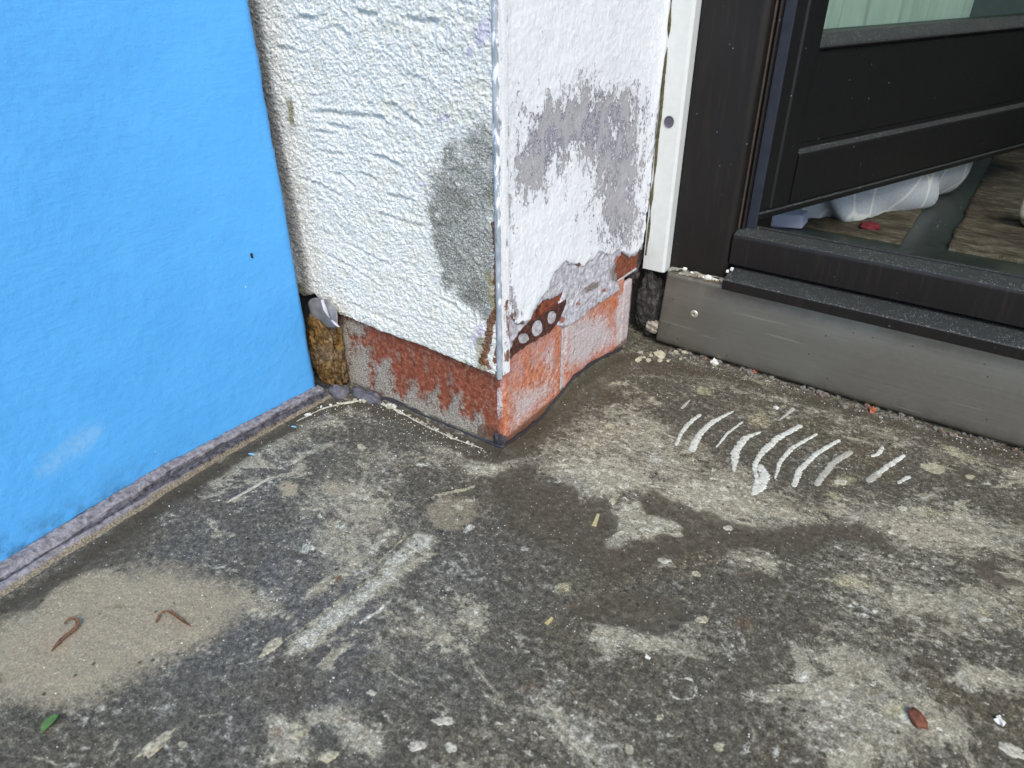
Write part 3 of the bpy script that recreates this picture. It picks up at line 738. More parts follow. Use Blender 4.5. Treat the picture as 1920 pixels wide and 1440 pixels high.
# ------------------------------------------------------------------ blue wall
XB = -0.243
blue = thing('blue_wall', 'smooth bright blue painted wall on the left rising from a grey mortar fillet', 'wall', (XB, -0.4, 0))
ys = np.concatenate([np.linspace(-2.6, -0.62, 12)[:-1], np.arange(-0.62, -0.0349, 0.003)])
zs = np.concatenate([np.arange(-0.004, 0.56, 0.003), np.linspace(0.58, 2.5, 10)])
Yg, Zg, F = grid(ys, zs)
zb = np.interp(Yg, [-0.6, -0.386, -0.24, -0.05, 0], [0.004, 0.005, 0.012, 0.006, 0.006]) + 0.0012 * fbm(Yg * 60, Yg * 0, 5, 4)
Xg = XB + 0.0006 * fbm(Yg * 12, Zg * 12, 41, 3) + 0.00025 * fbm(Yg * 110, Zg * 80, 44, 3)
edge_r = np.clip((Yg + 0.041) / 0.006, 0, 1); Xg -= 0.003 * edge_r ** 2
P = np.stack([Xg, Yg + 0.0012 * edge_r * fbm(Zg * 45, Zg * 0 + 3, 8, 3), np.maximum(Zg, zb)], 1)
bu, bv = photo_px(P)
W = np.zeros((len(P), 3))
for e in [(150, 830, 62, 30, -40), (100, 868, 48, 26, -35), (178, 812, 22, 16, 0), (128, 842, 40, 22, -38)]:
    W[:, 0] = np.maximum(W[:, 0], 0.75 * np.clip(ell(bu + 6 * fbm(Yg * 60, Zg * 60, 3), bv, *e) * 1.3, 0, 1))
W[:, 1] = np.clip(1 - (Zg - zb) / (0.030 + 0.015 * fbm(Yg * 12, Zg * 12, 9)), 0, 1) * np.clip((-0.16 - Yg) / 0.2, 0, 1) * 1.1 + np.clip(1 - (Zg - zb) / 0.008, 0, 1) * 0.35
P, F, at = skirt(P, F, {'wear': W}, (-0.02, 0, 0))
link('painted_face', raw_mesh('painted_face', P, F[:, ::-1].copy() if False else F, M['blue'], True, at), blue)
MB().box(XB - 0.10, XB - 0.008, -2.6, -0.037, -0.01, 2.5).build('wall_body', M['masonry'], blue)

# mortar fillet at its foot: cross-section swept along the wall
g = G('mortar fillet', 1.9); t_, s_, _ = g.attr('wear')
nf = g.noise(200, 6, 0.65); nx = g.noise(700, 3); al = g.noise(120, 5, 0.6, g.stretch(1, 0.15, 1))
c = g.ramp(nf, (0.15, (0.095, 0.085, 0.088)), (0.5, (0.215, 0.20, 0.212)), (0.85, (0.34, 0.32, 0.33)))
c = g.mix(g.op('MULTIPLY', g.edge(s_, al, 0.9, 0.15), 0.95), c, g.ramp(nf, (0.3, (0.028, 0.026, 0.030)), (0.7, (0.10, 0.095, 0.11))))
c = g.mix(g.op('MULTIPLY', g.edge(t_, nf, 0.9, 0.2), 0.85), c, g.ramp(nx, (0.3, (0.11, 0.085, 0.05)), (0.7, (0.30, 0.255, 0.17))))
M['fillet'] = g.done(c, 0.85, 0, g.bump(g.op('MULTIPLY_ADD', nx, 0.4, nf), 0.0012, 0.9), 0.3)
yf = np.arange(-0.62, -0.034, 0.0016)
prof_t = np.linspace(0, 1, 26)
Yf, T, F = grid(yf, prof_t)
top_z = np.interp(Yf, [-0.6, -0.386, -0.24, -0.05, 0], [0.004, 0.005, 0.012, 0.006, 0.006]) + 0.0022
wid = np.interp(Yf, [-0.6, -0.40, -0.25, -0.12, -0.045], [0.034, 0.034, 0.026, 0.022, 0.026]) * (1 + 0.10 * fbm(Yf * 18, Yf * 0, 77, 3))
ps = [0, 0.06, 0.35, 0.50, 0.55, 0.60, 0.70, 0.82, 0.90, 1.0]
pz = [0.0, 1.0, 0.92, 0.72, 0.40, 0.42, 0.62, 0.45, 0.22, -0.15]
Zf = np.interp(T, ps, pz) * top_z + 0.0008 * fbm(Yf * 90, T * 5, 12, 3) * (T < 0.97) + 0.0007 * fbm(Yf * 300, T * 14, 15, 2)
Xf = XB - 0.001 + wid * T + 0.0008 * fbm(Yf * 40, T * 2 + 7, 18, 3)
W = np.zeros((len(Yf), 3))
seam = 0.53 + 0.03 * fbm(Yf * 25, Yf * 0, 71, 3)
dark_w = np.interp(Yf, [-0.6, -0.42, -0.30, -0.2, -0.05], [0.05, 0.06, 0.15, 0.24, 0.26])
W[:, 1] = np.clip(1.15 - np.abs(T - seam - dark_w * 0.7) / dark_w * 0.75, 0, 1)
W[:, 0] = np.clip((T - 0.80) / 0.14, 0, 1)
link('mortar_fillet', raw_mesh('mortar_fillet', np.stack([Xf, Yf, Zf], 1), F, M['fillet'], True, {'wear': W}), blue)

# ------------------------------------------------------------------ pillar
pil = thing('plastered_pillar', 'damaged pillar with rough cream render on one face and peeling white paint on the other', 'pillar', (-0.1, 0.12, 0))
MB().box(-0.36, -0.008, 0.008, 0.60, 0.10, 2.6).box(-0.36, -0.02, 0.02, 0.60, -0.01, 0.10).build('masonry_core', M['masonry'], pil)

# rough render (face A)
xs = np.arange(-0.335, 0.0092, 0.0007); zs = np.concatenate([np.arange(0.086, 0.465, 0.0007), np.linspace(0.47, 2.6, 14)])
Xr, Zr, F = grid(xs, zs)
rel = np.zeros_like(Xr)


def groove(pts, amp, w):
    global rel
    P2 = np.asarray(pts); pad = w * 3.2
    sel = np.where((Xr > P2[:, 0].min() - pad) & (Xr < P2[:, 0].max() + pad) & (Zr > P2[:, 1].min() - pad) & (Zr < P2[:, 1].max() + pad))[0]
    if len(sel) == 0: return
    x, z = Xr[sel], Zr[sel]; best = np.full(x.shape, 1e9); sg = np.zeros_like(x); tt = np.zeros_like(x)
    n = len(P2) - 1
    for i in range(n):
        a, b = P2[i], P2[i + 1]; e = b - a; L = np.hypot(*e) + 1e-9
        t = np.clip(((x - a[0]) * e[0] + (z - a[1]) * e[1]) / L ** 2, 0, 1)
        d = np.hypot(x - a[0] - t * e[0], z - a[1] - t * e[1])
        s = ((x - a[0]) * e[1] - (z - a[1]) * e[0]) / L          # + below a left-to-right line
        k = d < best; best[k] = d[k]; sg[k] = np.sign(s[k]); tt[k] = (i + t[k]) / n
    q = best / w
    fade = np.clip(np.minimum(tt, 1 - tt) * 6 + 0.15, 0, 1)
    rel[sel] += -amp * fade * (sg * q * np.exp(-q * q) * 1.5 + 0.35 * np.exp(-q * q))


for pts, amp, w in [
    ([(586, 208), (612, 207), (648, 212), (690, 215), (718, 220), (727, 234)], 0.0022, 0.0032), ([(698, 289), (718, 294), (740, 303), (754, 311)], 0.0026, 0.0032),
    ([(595, 244), (629, 249)], 0.0020, 0.003), ([(609, 230), (635, 236), (657, 241)], 0.0020, 0.003), ([(720, 192), (743, 196), (768, 220), (793, 238)], 0.0019, 0.003),
    ([(670, 322), (695, 329), (709, 341)], 0.0020, 0.0026), ([(595, 281), (620, 285), (645, 286)], 0.0018, 0.0026), ([(620, 322), (640, 326), (670, 352)], 0.0018, 0.0026),
    ([(720, 362), (745, 368), (775, 374)], 0.0018, 0.003), ([(668, 18), (690, 24), (706, 24)], 0.0022, 0.003), ([(757, 30), (798, 37), (823, 38)], 0.0022, 0.0035), ([(560, 28), (600, 34)], 0.002, 0.003),
    ([(545, 155), (562, 180), (570, 215), (576, 247)], 0.0022, 0.003), ([(640, 50), (648, 62), (660, 70)], 0.002, 0.003), ([(515, 85), (555, 92)], 0.0016, 0.003), ([(640, 450), (700, 480), (740, 500)], 0.0014, 0.003),
    ([(700, 395), (760, 415), (800, 425)], 0.0016, 0.003), ([(560, 330), (600, 345), (650, 370)], 0.0014, 0.003), ([(600, 470), (660, 500), (720, 540)], 0.0016, 0.003), ([(820, 555), (850, 570), (870, 590)], 0.0018, 0.003), ([(640, 560), (700, 585), (760, 610)], 0.0014, 0.003)]:
    p3 = [ony(a, b, -0.010) for a, b in pts]
    groove([(q[0], q[2]) for q in p3], amp, w)
for k in range(60):
    x0, z0 = RNG.uniform(-0.30, -0.02), RNG.uniform(0.1, 0.47); L = RNG.uniform(0.006, 0.030); an = RNG.normal(-0.05, 0.35)
    mid = (x0 + L * 0.5 * math.cos(an), z0 + L * 0.5 * math.sin(an) + RNG.normal(0, 0.0015))
    groove([(x0, z0), mid, (x0 + L * math.cos(an + RNG.normal(0, 0.3)), z0 + L * math.sin(an))], RNG.uniform(0.0003, 0.0010), RNG.uniform(0.0020, 0.0040))
ru, rv = photo_px(np.stack([Xr, np.full_like(Xr, -0.010), Zr], 1))
wx, wz = Xr + 0.004 * fbm(Xr * 60, Zr * 60, 2), Zr + 0.004 * fbm(Xr * 60 + 9, Zr * 60, 4)
bump1 = fbm(wx * 190, wz * 230, 61, 3); bump2 = fbm(wx * 420, wz * 480, 63, 2); bump3 = fbm(wx * 28, wz * 32, 66, 3)
patch = soft(poly_sd(ru + 9 * bump1 + 16 * bump3, rv + 8 * bump2 + 16 * fbm(Xr * 40, Zr * 40, 151, 4), [(905, 205), (865, 240), (836, 262), (815, 310), (806, 350), (795, 380), (793, 420), (800, 450), (815, 500), (830, 540), (850, 565), (885, 590), (918, 612), (940, 600), (940, 200)], 30), 30)
patch *= 0.80 + 0.45 * fbm(Xr * 70, Zr * 70, 140, 3)
patch *= np.clip((rv - 190) / 85, 0.0, 1) * np.clip(1.15 - np.clip((rv - 570) / 120, 0, 1), 0, 1)
bump4 = fbm(Xr * 800, Zr * 860, 68, 2)
rel += (0.0008 * bump1 + 0.0010 * bump2 + 0.0009 * bump4 + 0.0012 * bump3) * (1 - 0.25 * patch) - 0.0008 * patch
zlow = np.interp(Xr, [-0.335, -0.272, -0.255, -0.235, -0.2146, 0.0], [0.112, 0.106, 0.112, 0.104, 0.0972, 0.0921]) + 0.0009 * fbm(Xr * 130, Xr * 0, 19, 3) + 0.0010 * fbm(Xr * 30, Xr * 0 + 4, 22, 2)
rel -= 0.0025 * np.clip(1 - (Zr - zlow) / 0.004, 0, 1) ** 2
rel -= 0.002 * np.clip((Xr - 0.001) / 0.009, 0, 1) * np.clip(fbm(Zr * 60, Xr * 50, 27, 3) + 0.6, 0, 1)
W1 = np.zeros((len(Xr), 3)); W2 = np.zeros((len(Xr), 3))
W1[:, 0] = patch
edge_line = line_d(ru, rv, [(474, 0), (502, 180), (552, 420), (585, 600)], 60)
W1[:, 1] = np.clip(1.0 - edge_line / (19 + 9 * bump3), 0, 1)
W1[:, 1] = np.maximum(W1[:, 1], 0.75 * np.clip(1 - line_d(ru, rv, [(538, 190), (545, 215), (552, 235)], 30) / 10, 0, 1))
for pts, w, val in [([(926, 420), (931, 470), (930, 520), (932, 575), (918, 600), (912, 660)], 7, 1.0), ([(905, 665), (918, 690)], 5, 0.8), ([(930, 590), (918, 612), (912, 650), (905, 678)], 10, 0.9)]:
    W1[:, 2] = np.maximum(W1[:, 2], val * np.clip(1.25 - line_d(ru, rv, pts, w * 3) / w, 0, 1))
for pts, w in [([(915, 515), (924, 560), (930, 590)], 12), ([(900, 640), (905, 690)], 14), ([(560, 540), (580, 575)], 14), ([(545, 190), (548, 230)], 8)]:
    W2[:, 0] = np.maximum(W2[:, 0], 0.9 * np.clip(1.2 - line_d(ru, rv, pts, w * 3) / w, 0, 1))
for e in [(905, 60, 26, 50, 20), (830, 222, 26, 14, -20), (895, 630, 18, 40, 20), (880, 100, 14, 20, 0), (790, 345, 20, 7, 0)]:
    W2[:, 1] = np.maximum(W2[:, 1], 0.8 * np.clip(ell(ru, rv, *e) * 1.5, 0, 1))
P = np.stack([Xr, -0.010 - rel, Zr], 1)
P, F, at = cut(P, F, Zr > zlow, {'wear': W1, 'wear_b': W2})
P, F, at = skirt(P, F, at, (0, 0.0092, 0.0))
link('rough_render', raw_mesh('rough_render', P, F, M['render'], True, at), pil)

# bricks at the base, the corner one turning round the arris
RAD = 0.006


def brick_sheet(name, s0, s1, z0, z1, wrap, step=0.0011, seed=0):
    """s<0 runs along face A, s>0 along face B"""
    ss = np.arange(s0, s1 + 1e-6, step); zz = np.arange(z0, z1, step)
    S, Zb_, F = grid(ss, zz)
    arc = RAD * math.pi / 2
    th = np.clip(S / RAD, 0, math.pi / 2)
    x = BX + np.where(S < 0, S - RAD, -RAD + RAD * np.sin(th)); y = np.where(S > arc, RAD + S - arc, RAD - RAD * np.cos(th))
    nx_ = np.where(S < 0, 0.0, np.sin(th)); ny_ = np.where(S > arc, 0.0, -np.cos(th))
    px, py = photo_px(np.stack([x, y, Zb_], 1))
    W1 = np.zeros((len(S), 3)); W2 = np.zeros((len(S), 3))
    n1 = fbm(S * 90, Zb_ * 90, 70 + seed, 4); pu, pv = px + 5 * n1, py + 5 * fbm(S * 90 + 7, Zb_ * 90, 75, 4)
    onA = S < 0.004
    W1[:, 0] = np.clip(S / 0.008, 0, 1)  # lighter past the arris, so face A keeps its painted shade
    A_ = [[(655, 665), (690, 655), (695, 700), (690, 735), (660, 745), (645, 705)], [(700, 682), (733, 672), (738, 720), (735, 748), (700, 740)],
          [(735, 738), (765, 742), (770, 712), (780, 712), (785, 748), (800, 758), (805, 737), (822, 728), (826, 768), (840, 768), (850, 748), (868, 735), (870, 778), (885, 788), (900, 772), (910, 792), (918, 832), (860, 818), (800, 792), (740, 758)],
          [(640, 590), (690, 605), (684, 630), (660, 632), (645, 615)], [(640, 600), (665, 640), (660, 690), (640, 750), (600, 750), (610, 600)], [(668, 640), (684, 655), (690, 690), (675, 690)]]
    for p in A_: W1[:, 2] = np.maximum(W1[:, 2], np.where(onA, soft(poly_sd(pu, pv, p, 24), 24), 0))
    W1[:, 2] = np.maximum(W1[:, 2], np.where(onA, np.clip((0.016 - Zb_) / 0.012, 0, 1) * 0.5 + 0.18, 0))
    B_ef = [([(955, 730), (1000, 720), (1040, 700), (1045, 735), (1000, 780), (955, 825)], 60, 0.85), ([(1010, 660), (1040, 640), (1050, 690), (1020, 720)], 44, 0.75), ([(1050, 600), (1100, 590), (1140, 590), (1160, 640), (1100, 680), (1060, 700)], 50, 0.95), ([(1150, 560), (1180, 540), (1176, 640), (1155, 650)], 10, 0.9), ([(927, 730), (944, 720), (944, 780), (930, 790)], 12, 0.75)]
    for p, w, val in B_ef: W1[:, 1] = np.maximum(W1[:, 1], np.where(S > -0.004, val * soft(poly_sd(pu, pv, p, w), w), 0))
    W1[:, 1] = np.where(onA & (S < -0.002), 0.10, W1[:, 1])
    for e in [(1148, 565, 14, 24, 10), (1135, 575, 18, 14, -40)]: W1[:, 1] *= 1 - np.clip(ell(pu, pv, *e) * 2, 0, 1)
    W2[:, 0] = np.where(S > 0.002, np.clip((Zb_ - 0.055) / 0.02, 0, 1) * 0.6 * (S < 0.10) + 0.5 * (S > 0.112), 0.05)
    W2[:, 1] = np.clip((Zb_ - 0.03) / 0.03, 0, 1) * np.where(S > 0.004, 1, 0.4)
    W2[:, 2] = np.where(S > 0.004, np.clip((0.018 - Zb_) / 0.012, 0, 1) * 0.9, np.clip((-S - 0.22) / 0.01, 0, 1) * 0.6)
    W2[:, 2] = np.maximum(W2[:, 2], np.where((S < 0) & (S > -0.028), np.clip((0.030 - Zb_) / 0.02, 0, 1), 0))
    rel_ = 0.0006 * n1 + 0.00035 * fbm(S * 400, Zb_ * 400, 80 + seed, 2) + 0.0012 * W1[:, 2] + 0.0004 * W1[:, 1]
    ends = np.minimum(np.minimum(S - s0, s1 - S), 0.004) / 0.004
    rel_ -= 0.0022 * (1 - ends) ** 2
    P = np.stack([x + nx_ * rel_, y + ny_ * rel_, Zb_], 1)
    return P, F, {'wear': W1, 'wear_b': W2}


for s0, s1, vec, sd in [(-0.232, 0.1165, (-0.004, 0.004, 0), 0), (0.1215, 0.262, (-0.006, 0, 0), 3)]:
    P, F, at = brick_sheet('brick', s0, s1, -0.006, 0.104, True, seed=sd)
    P, F, at = skirt(P, F, at, vec)
    link('brick', raw_mesh('brick', P, F, M['brick'], True, at), pil)
P, F, at = brick_sheet('brick', 0.264, 0.288, -0.006, 0.094, True, seed=5)
P[:, 0] -= 0.0015; at['wear'][:, 1] = 0.85
P, F, at = skirt(P, F, at, (-0.006, 0, 0)); link('brick', raw_mesh('brick', P, F, M['brick'], True, at), pil)
# second course, mostly under plaster
for y0, y1 in [(0.009, 0.060), (0.070, 0.18), (0.19, 0.292)]:
    MB().box(-0.05, BX - 0.0008, y0, y1, 0.106, 0.165).build('brick', M['brick'], pil, bevel=0.002)
g = G('lime mortar joint', 1.9); nf = g.noise(200, 6, 0.65)
M['joint'] = g.done(g.ramp(nf, (0.3, (0.34, 0.32, 0.33)), (0.7, (0.60, 0.575, 0.60))), 0.9, 0, g.bump(nf, 0.0015, 0.9))
jo = MB(); jo.box(-0.02, BX - 0.0012, 0.1135, 0.1225, -0.004, 0.108); jo.box(-0.02, BX - 0.0005, 0.012, 0.29, 0.1035, 0.1065)
jo.build('mortar_joint', M['joint'], pil, bevel=0.0008)

# plaster on face B
WHITE = [(930, -40), (1275, -40), (1262, 0), (1250, 120), (1232, 240), (1216, 400), (1208, 455), (1200, 474), (1186, 478), (1172, 474), (1166, 460), (1150, 480), (1124, 474), (1110, 488), (1098, 500), (1079, 499), (1064, 488), (1054, 500), (1042, 512), (1034, 530), (1028, 545), (1016, 560), (1004, 582), (996, 600), (982, 612), (966, 608), (958, 596), (945, 590), (932, 560)]
UNDER = [(946, -40), (1275, -40), (1262, 0), (1250, 120), (1216, 400), (1208, 466), (1198, 480), (1184, 482), (1174, 476), (1168, 470), (1162, 492), (1156, 510), (1162, 530), (1166, 545), (1140, 562), (1112, 580), (1090, 604), (1068, 612), (1050, 614), (1048, 590), (1054, 566), (1060, 552), (1040, 560), (1012, 574), (996, 604), (978, 640), (962, 650), (955, 660), (953, 620), (948, 560)]
ysB = np.arange(-0.0085, 0.3035, 0.0010); zsB = np.concatenate([np.arange(0.080, 0.47, 0.0010), np.linspace(0.475, 2.6, 12)])
Yb, Zb2, F0 = grid(ysB, zsB)
pu, pv = photo_px(np.stack([np.full_like(Yb, 0.003 + BX), Yb, Zb2], 1))
n1 = fbm(Yb * 70, Zb2 * 70, 91, 4); n2 = fbm(Yb * 70 + 5, Zb2 * 70, 95, 4); n3 = fbm(Yb * 320, Zb2 * 320, 97, 2)
sdW = poly_sd(pu + 4 * n1 + 2 * n3, pv + 4 * n2, WHITE, 40); sdU = poly_sd(pu + 5 * n1 + 2 * n3, pv + 5 * n2, UNDER, 40)
big = Zb2 > 0.47
sdW[big] = 40; sdU[big] = 40
PEEL = [([(960, 250), (966, 212), (1000, 196), (1020, 186), (1050, 178), (1080, 160), (1110, 152), (1150, 156), (1200, 162), (1222, 190), (1215, 330), (1200, 440), (1168, 455), (1140, 455), (1118, 440), (1112, 380), (1108, 330), (1085, 305), (1070, 315), (1050, 335), (1010, 362), (990, 372), (966, 345), (958, 300)], 46, 1.12),
        ([(972, 225), (1010, 215), (1050, 215), (1090, 240), (1085, 300), (1060, 318), (1010, 350), (985, 350)], 40, 1.15),
        ([(1118, 300), (1150, 220), (1205, 230), (1205, 400), (1190, 470), (1150, 470), (1120, 450)], 40, 1.2),
        ([(950, 370), (968, 370), (964, 420), (950, 450)], 14, 1.0), ([(950, 480), (962, 480), (968, 540), (980, 590), (960, 600), (952, 580)], 12, 1.0), ([(1180, 430), (1205, 420), (1200, 470), (1180, 474)], 16, 0.9)]
Wf = np.zeros((len(Yb), 3))
for p, w, val in PEEL: Wf[:, 0] = np.maximum(Wf[:, 0], val * soft(poly_sd(pu + 9 * n1, pv + 9 * n2, p, w * 2.3), w * 2.3))
Wf[:, 1] = np.clip(1 - np.abs(sdW) / 14, 0, 1) * (pv > 440) * 0.9 + np.clip(1 - line_d(pu, pv, [(958, 0), (956, 200), (954, 400), (956, 560)], 40) / 9, 0, 1) * 0.7
Wf[:, 1] = np.maximum(Wf[:, 1], np.clip(1 - line_d(pu, pv, [(1252, 0), (1240, 120), (1225, 260), (1206, 460)], 40) / 8, 0, 1) * 0.6)
for e in [(962, 600, 10, 22, 10), (976, 612, 10, 16, 30), (947, 360, 4, 14, 0), (1062, 494, 7, 6, 0), (1085, 496, 8, 6, 0)]:
    Wf[:, 2] = np.maximum(Wf[:, 2], 0.8 * np.clip(ell(pu, pv, *e) * 1.8, 0, 1))
th = 0.0034 + 0.0004 * n1 + 0.00022 * n3 + 0.0006 * fbm(Yb * 20, Zb2 * 20, 99, 3) - 0.0009 * Wf[:, 0] - 0.0012 * np.clip(1 - sdW / 7, 0, 1) ** 2
P = np.stack([th + BX, Yb, Zb2], 1)
P, F, at = cut(P, F0, sdW > 0, {'wear': Wf}); P, F, at = skirt(P, F, at, (-0.0022, 0, 0))
link('smooth_plaster', raw_mesh('smooth_plaster', P, F, M['smooth'], True, at), pil)
Wu = np.zeros((len(Yb), 3))
for e in [(1160, 510, 22, 34, 20), (1178, 500, 18, 30, 0), (1110, 540, 30, 10, -30), (1175, 462, 10, 10, 0)]: Wu[:, 1] = np.maximum(Wu[:, 1], 0.8 * np.clip(ell(pu + 4 * n1, pv, *e) * 1.6, 0, 1))
for e in [(1160, 488, 8, 14, 20), (1134, 545, 8, 5, 0), (1086, 570, 6, 5, 0), (1056, 600, 9, 10, 0)]: Wu[:, 2] = np.maximum(Wu[:, 2], 0.8 * np.clip(ell(pu, pv, *e) * 1.8, 0, 1))
th = 0.0013 + 0.0008 * n1 + 0.0004 * n3 + 0.0006 * fbm(Yb * 150, Zb2 * 150, 101, 3) - 0.0008 * np.clip(1 - sdU / 6, 0, 1) ** 2
P = np.stack([np.maximum(th, 0.0003) + BX, Yb, Zb2], 1)
P, F, at = cut(P, F0, (sdU > 0) & (Zb2 < 0.30), {'wear': Wu}); P, F, at = skirt(P, F, at, (-0.0014, 0, 0))
link('undercoat', raw_mesh('undercoat', P, F, M['under'], True, at), pil)

# rusty perforated flange of the bead on face B
FL = [(955, 676), (962, 640), (976, 618), (996, 592), (1012, 578), (1040, 562), (1066, 548), (1056, 580), (1049, 598), (1030, 622), (998, 642), (974, 655), (962, 668)]
yF = np.arange(-0.004, 0.13, 0.0007); zF = np.arange(0.070, 0.130, 0.0007)
Yx, Zx, F0k = grid(yF, zF)
pu2, pv2 = photo_px(np.stack([np.full_like(Yx, 0.0016 + BX), Yx, Zx], 1))
nn = fbm(Yx * 160, Zx * 160, 111, 3)
sdF = poly_sd(pu2 + 3 * nn, pv2 + 3 * fbm(Yx * 160 + 3, Zx * 160, 113, 3), FL, 20)
hole = np.full(len(Yx), -1.0)
for e in [(1006, 615, 10, 15, 12), (1033, 595, 8, 12, 12), (980, 634, 10, 9, -30)]: hole = np.maximum(hole, ell(pu2 + 2 * nn, pv2, *e))
P = np.stack([0.0027 + BX + 0.0004 * nn, Yx, Zx], 1)
g = G('rusted steel', 1.9); nf = g.noise(220, 6, 0.68); nx = g.noise(800, 3)
c = g.ramp(nf, (0.3, (0.050, 0.020, 0.018)), (0.55, (0.085, 0.036, 0.030)), (0.75, (0.20, 0.075, 0.040)))
M['rust'] = g.done(c, 0.8, 0.1, g.bump(g.op('ADD', nf, nx), 0.0007, 0.9), 0.3)
P, F, at = cut(P, F0k, (sdF > 0) & (hole < 0), {}); P, F, at = skirt(P, F, {}, (-0.0008, 0, 0))
link('perforated_flange', raw_mesh('perforated_flange', P, F, M['rust'], True), pil)
P, F, at = cut(np.stack([0.0019 + BX + 0.0002 * nn, Yx, Zx], 1), F0k, (sdF > 3) & (hole > -0.35), {})
link('plaster_key', raw_mesh('plaster_key', P, F, M['joint'], True), pil)

# corner bead
zc = np.concatenate([np.arange(0.0905, 0.47, 0.0018), np.linspace(0.48, 2.6, 10)])
prof = [(-0.0085, -0.0108), (-0.0060, -0.0113), (-0.0032, -0.0116), (-0.0018, -0.0122), (-0.0006, -0.0128), (0.0010, -0.0127), (0.0024, -0.0119), (0.0030, -0.0108), (0.0028, -0.0085), (0.0034, -0.0060), (0.0036, -0.0020), (0.0036, 0.0010)]
Pn, Zn, F = grid(np.arange(len(prof)), zc)
pr_ = np.array(prof)[Pn.astype(int)]
widen = np.clip((0.128 - Zn) / 0.02, 0, 1)
bx = np.where(pr_[:, 0] < -0.0025, -0.0022 + (pr_[:, 0] + 0.0022) * (0.18 + 0.82 * widen), pr_[:, 0])
P = np.stack([bx + BX + 0.0028 + 0.0004 * fbm(Zn * 60, Pn, 121, 3), pr_[:, 1] + 0.0014 + 0.0004 * fbm(Zn * 60, Pn + 9, 123, 3), Zn + 0.0016 * fbm(Pn * 0.7, Zn * 0, 7) * (Zn < 0.092)], 1)
cu, cv = photo_px(P)
W = np.zeros((len(P), 3))
W[:, 0] = np.where(Pn >= 8, 0.95, np.where(Pn >= 4, 0.62, 0.34))
W[:, 0] = np.where(Pn >= 8, 0.85, np.where(Pn >= 5, 0.36, 0.05))
for lo, hi, val in [(445, 520, 0.0), (590, 730, -0.15), (60, 150, 0.5), (230, 330, 0.55)]: W[:, 0] = np.where((cv > lo) & (cv < hi) & (Pn >= 0) & (Pn < 8), val, W[:, 0])
W[:, 1] = np.where(Pn <= 2, np.clip((cv - 400) / 60, 0, 1) * 0.62, 0) + np.where((cv > 570) & (cv < 640) & (Pn <= 3), 0.2, 0) + np.where((Pn >= 9) & (cv > 560) & (cv < 680), 0.55, 0)
P, F, at = cut(P, F, ~((Pn >= 8) & (Zn < 0.094)), {'wear': W})
link('corner_bead', raw_mesh('corner_bead', P, F, M['bead'], True, at), pil)

# black sealant strip round the foot of the pillar
pts = list(strip_a) + [np.array([0.001 + BX, -0.004, 0.004])] + list(strip_b)
seg = []
for a, b in zip(pts[:-1], pts[1:]):
    k = max(2, int(np.linalg.norm(b - a) / 0.003))
    for t in np.linspace(0, 1, k, endpoint=False): seg.append(a * (1 - t) + b * t)
seg.append(pts[-1]); seg = np.array(seg)
ar = np.arange(len(seg)) * 1.0
seg += np.stack([0.0005 * fbm(ar * 0.3, ar * 0, 3), 0.0005 * fbm(ar * 0.3, ar * 0 + 5, 4), 0.0008 * fbm(ar * 0.25, ar * 0 + 9, 5)], 1)
rr = 0.0021 * (1 + 0.5 * fbm(ar * 0.2, ar * 0, 8, 3)); rr[:12] *= 1.7
MB().tube(seg, rr, 7, 0.8).build('sealant_strip', M['bitumen'], pil, True)
link('sealant_blob', blob_mesh('sealant_blob', M['bitumen'], 0.0055, 0.0035, 0.010, 0.5, 4, 18, 3.2), pil, (BX - 0.0045, -0.001, 0.006))

# ------------------------------------------------------------------ gap between blue wall and pillar
g = G('old foam', 1.9); nf = g.noise(150, 7, 0.7); nm = g.noise(35, 4)
c = g.ramp(nf, (0.28, (0.055, 0.032, 0.012)), (0.5, (0.20, 0.110, 0.036)), (0.72, (0.36, 0.22, 0.085)))
c = g.mix(g.step(nm, 0.45, 0.62, 0, 0.65), c, g.ramp(nf, (0.3, (0.12, 0.085, 0.05)), (0.7, (0.30, 0.23, 0.15))))
M['foam'] = g.done(c, 0.95, 0, g.bump(g.op('SUBTRACT', nf, g.op('MULTIPLY', g.vor(260), 0.8)), 0.0035, 1.0), 0.1)
c0 = ony(612, 676, -0.017)
fo = link('insulation_foam', blob_mesh('insulation_foam', M['foam'], 0.025, 0.013, 0.045, 0.22, 14, 48, 4.0, oct_=6), None, (c0[0] - 0.002, -0.012, 0.044))
tag(fo, 'crumbling orange brown foam strip stuffed between the blue wall and the pillar', 'insulation')
MB().box(-0.33, -0.205, 0.004, 0.02, -0.01, 0.12).build('gap_backing', M['void'], pil)  # dark box painted as the shaded cavity behind the foam
# torn membrane flap
fl = [[(576, 566), (590, 556), (612, 560), (632, 575)], [(584, 585), (600, 572), (618, 580), (634, 596)], [(586, 602), (602, 596), (620, 604), (634, 610)], [(592, 610), (604, 610), (618, 614), (630, 612)]]
V = []
for i, row in enumerate(fl):
    for j, (a, b) in enumerate(row): V.append(ony(a, b, -0.019 - 0.002 * j + 0.004 * abs(i - 1.2) - (0.002 if j == 2 else 0)))
F = [(i * 4 + j, i * 4 + j + 1, (i + 1) * 4 + j + 1, (i + 1) * 4 + j) for i in range(3) for j in range(3)]
M['membrane'] = plain('grey membrane', (0.22, 0.21, 0.205), 0.5, 0.3, 120)
o = link('torn_membrane', raw_mesh('torn_membrane', V, F, M['membrane'])); o.modifiers.new('sub', 'SUBSURF').render_levels = 3
sm = o.modifiers.new('thick', 'SOLIDIFY'); sm.thickness = 0.0012
tag(o, 'torn grey membrane flap hanging under the render beside the blue wall', 'membrane')
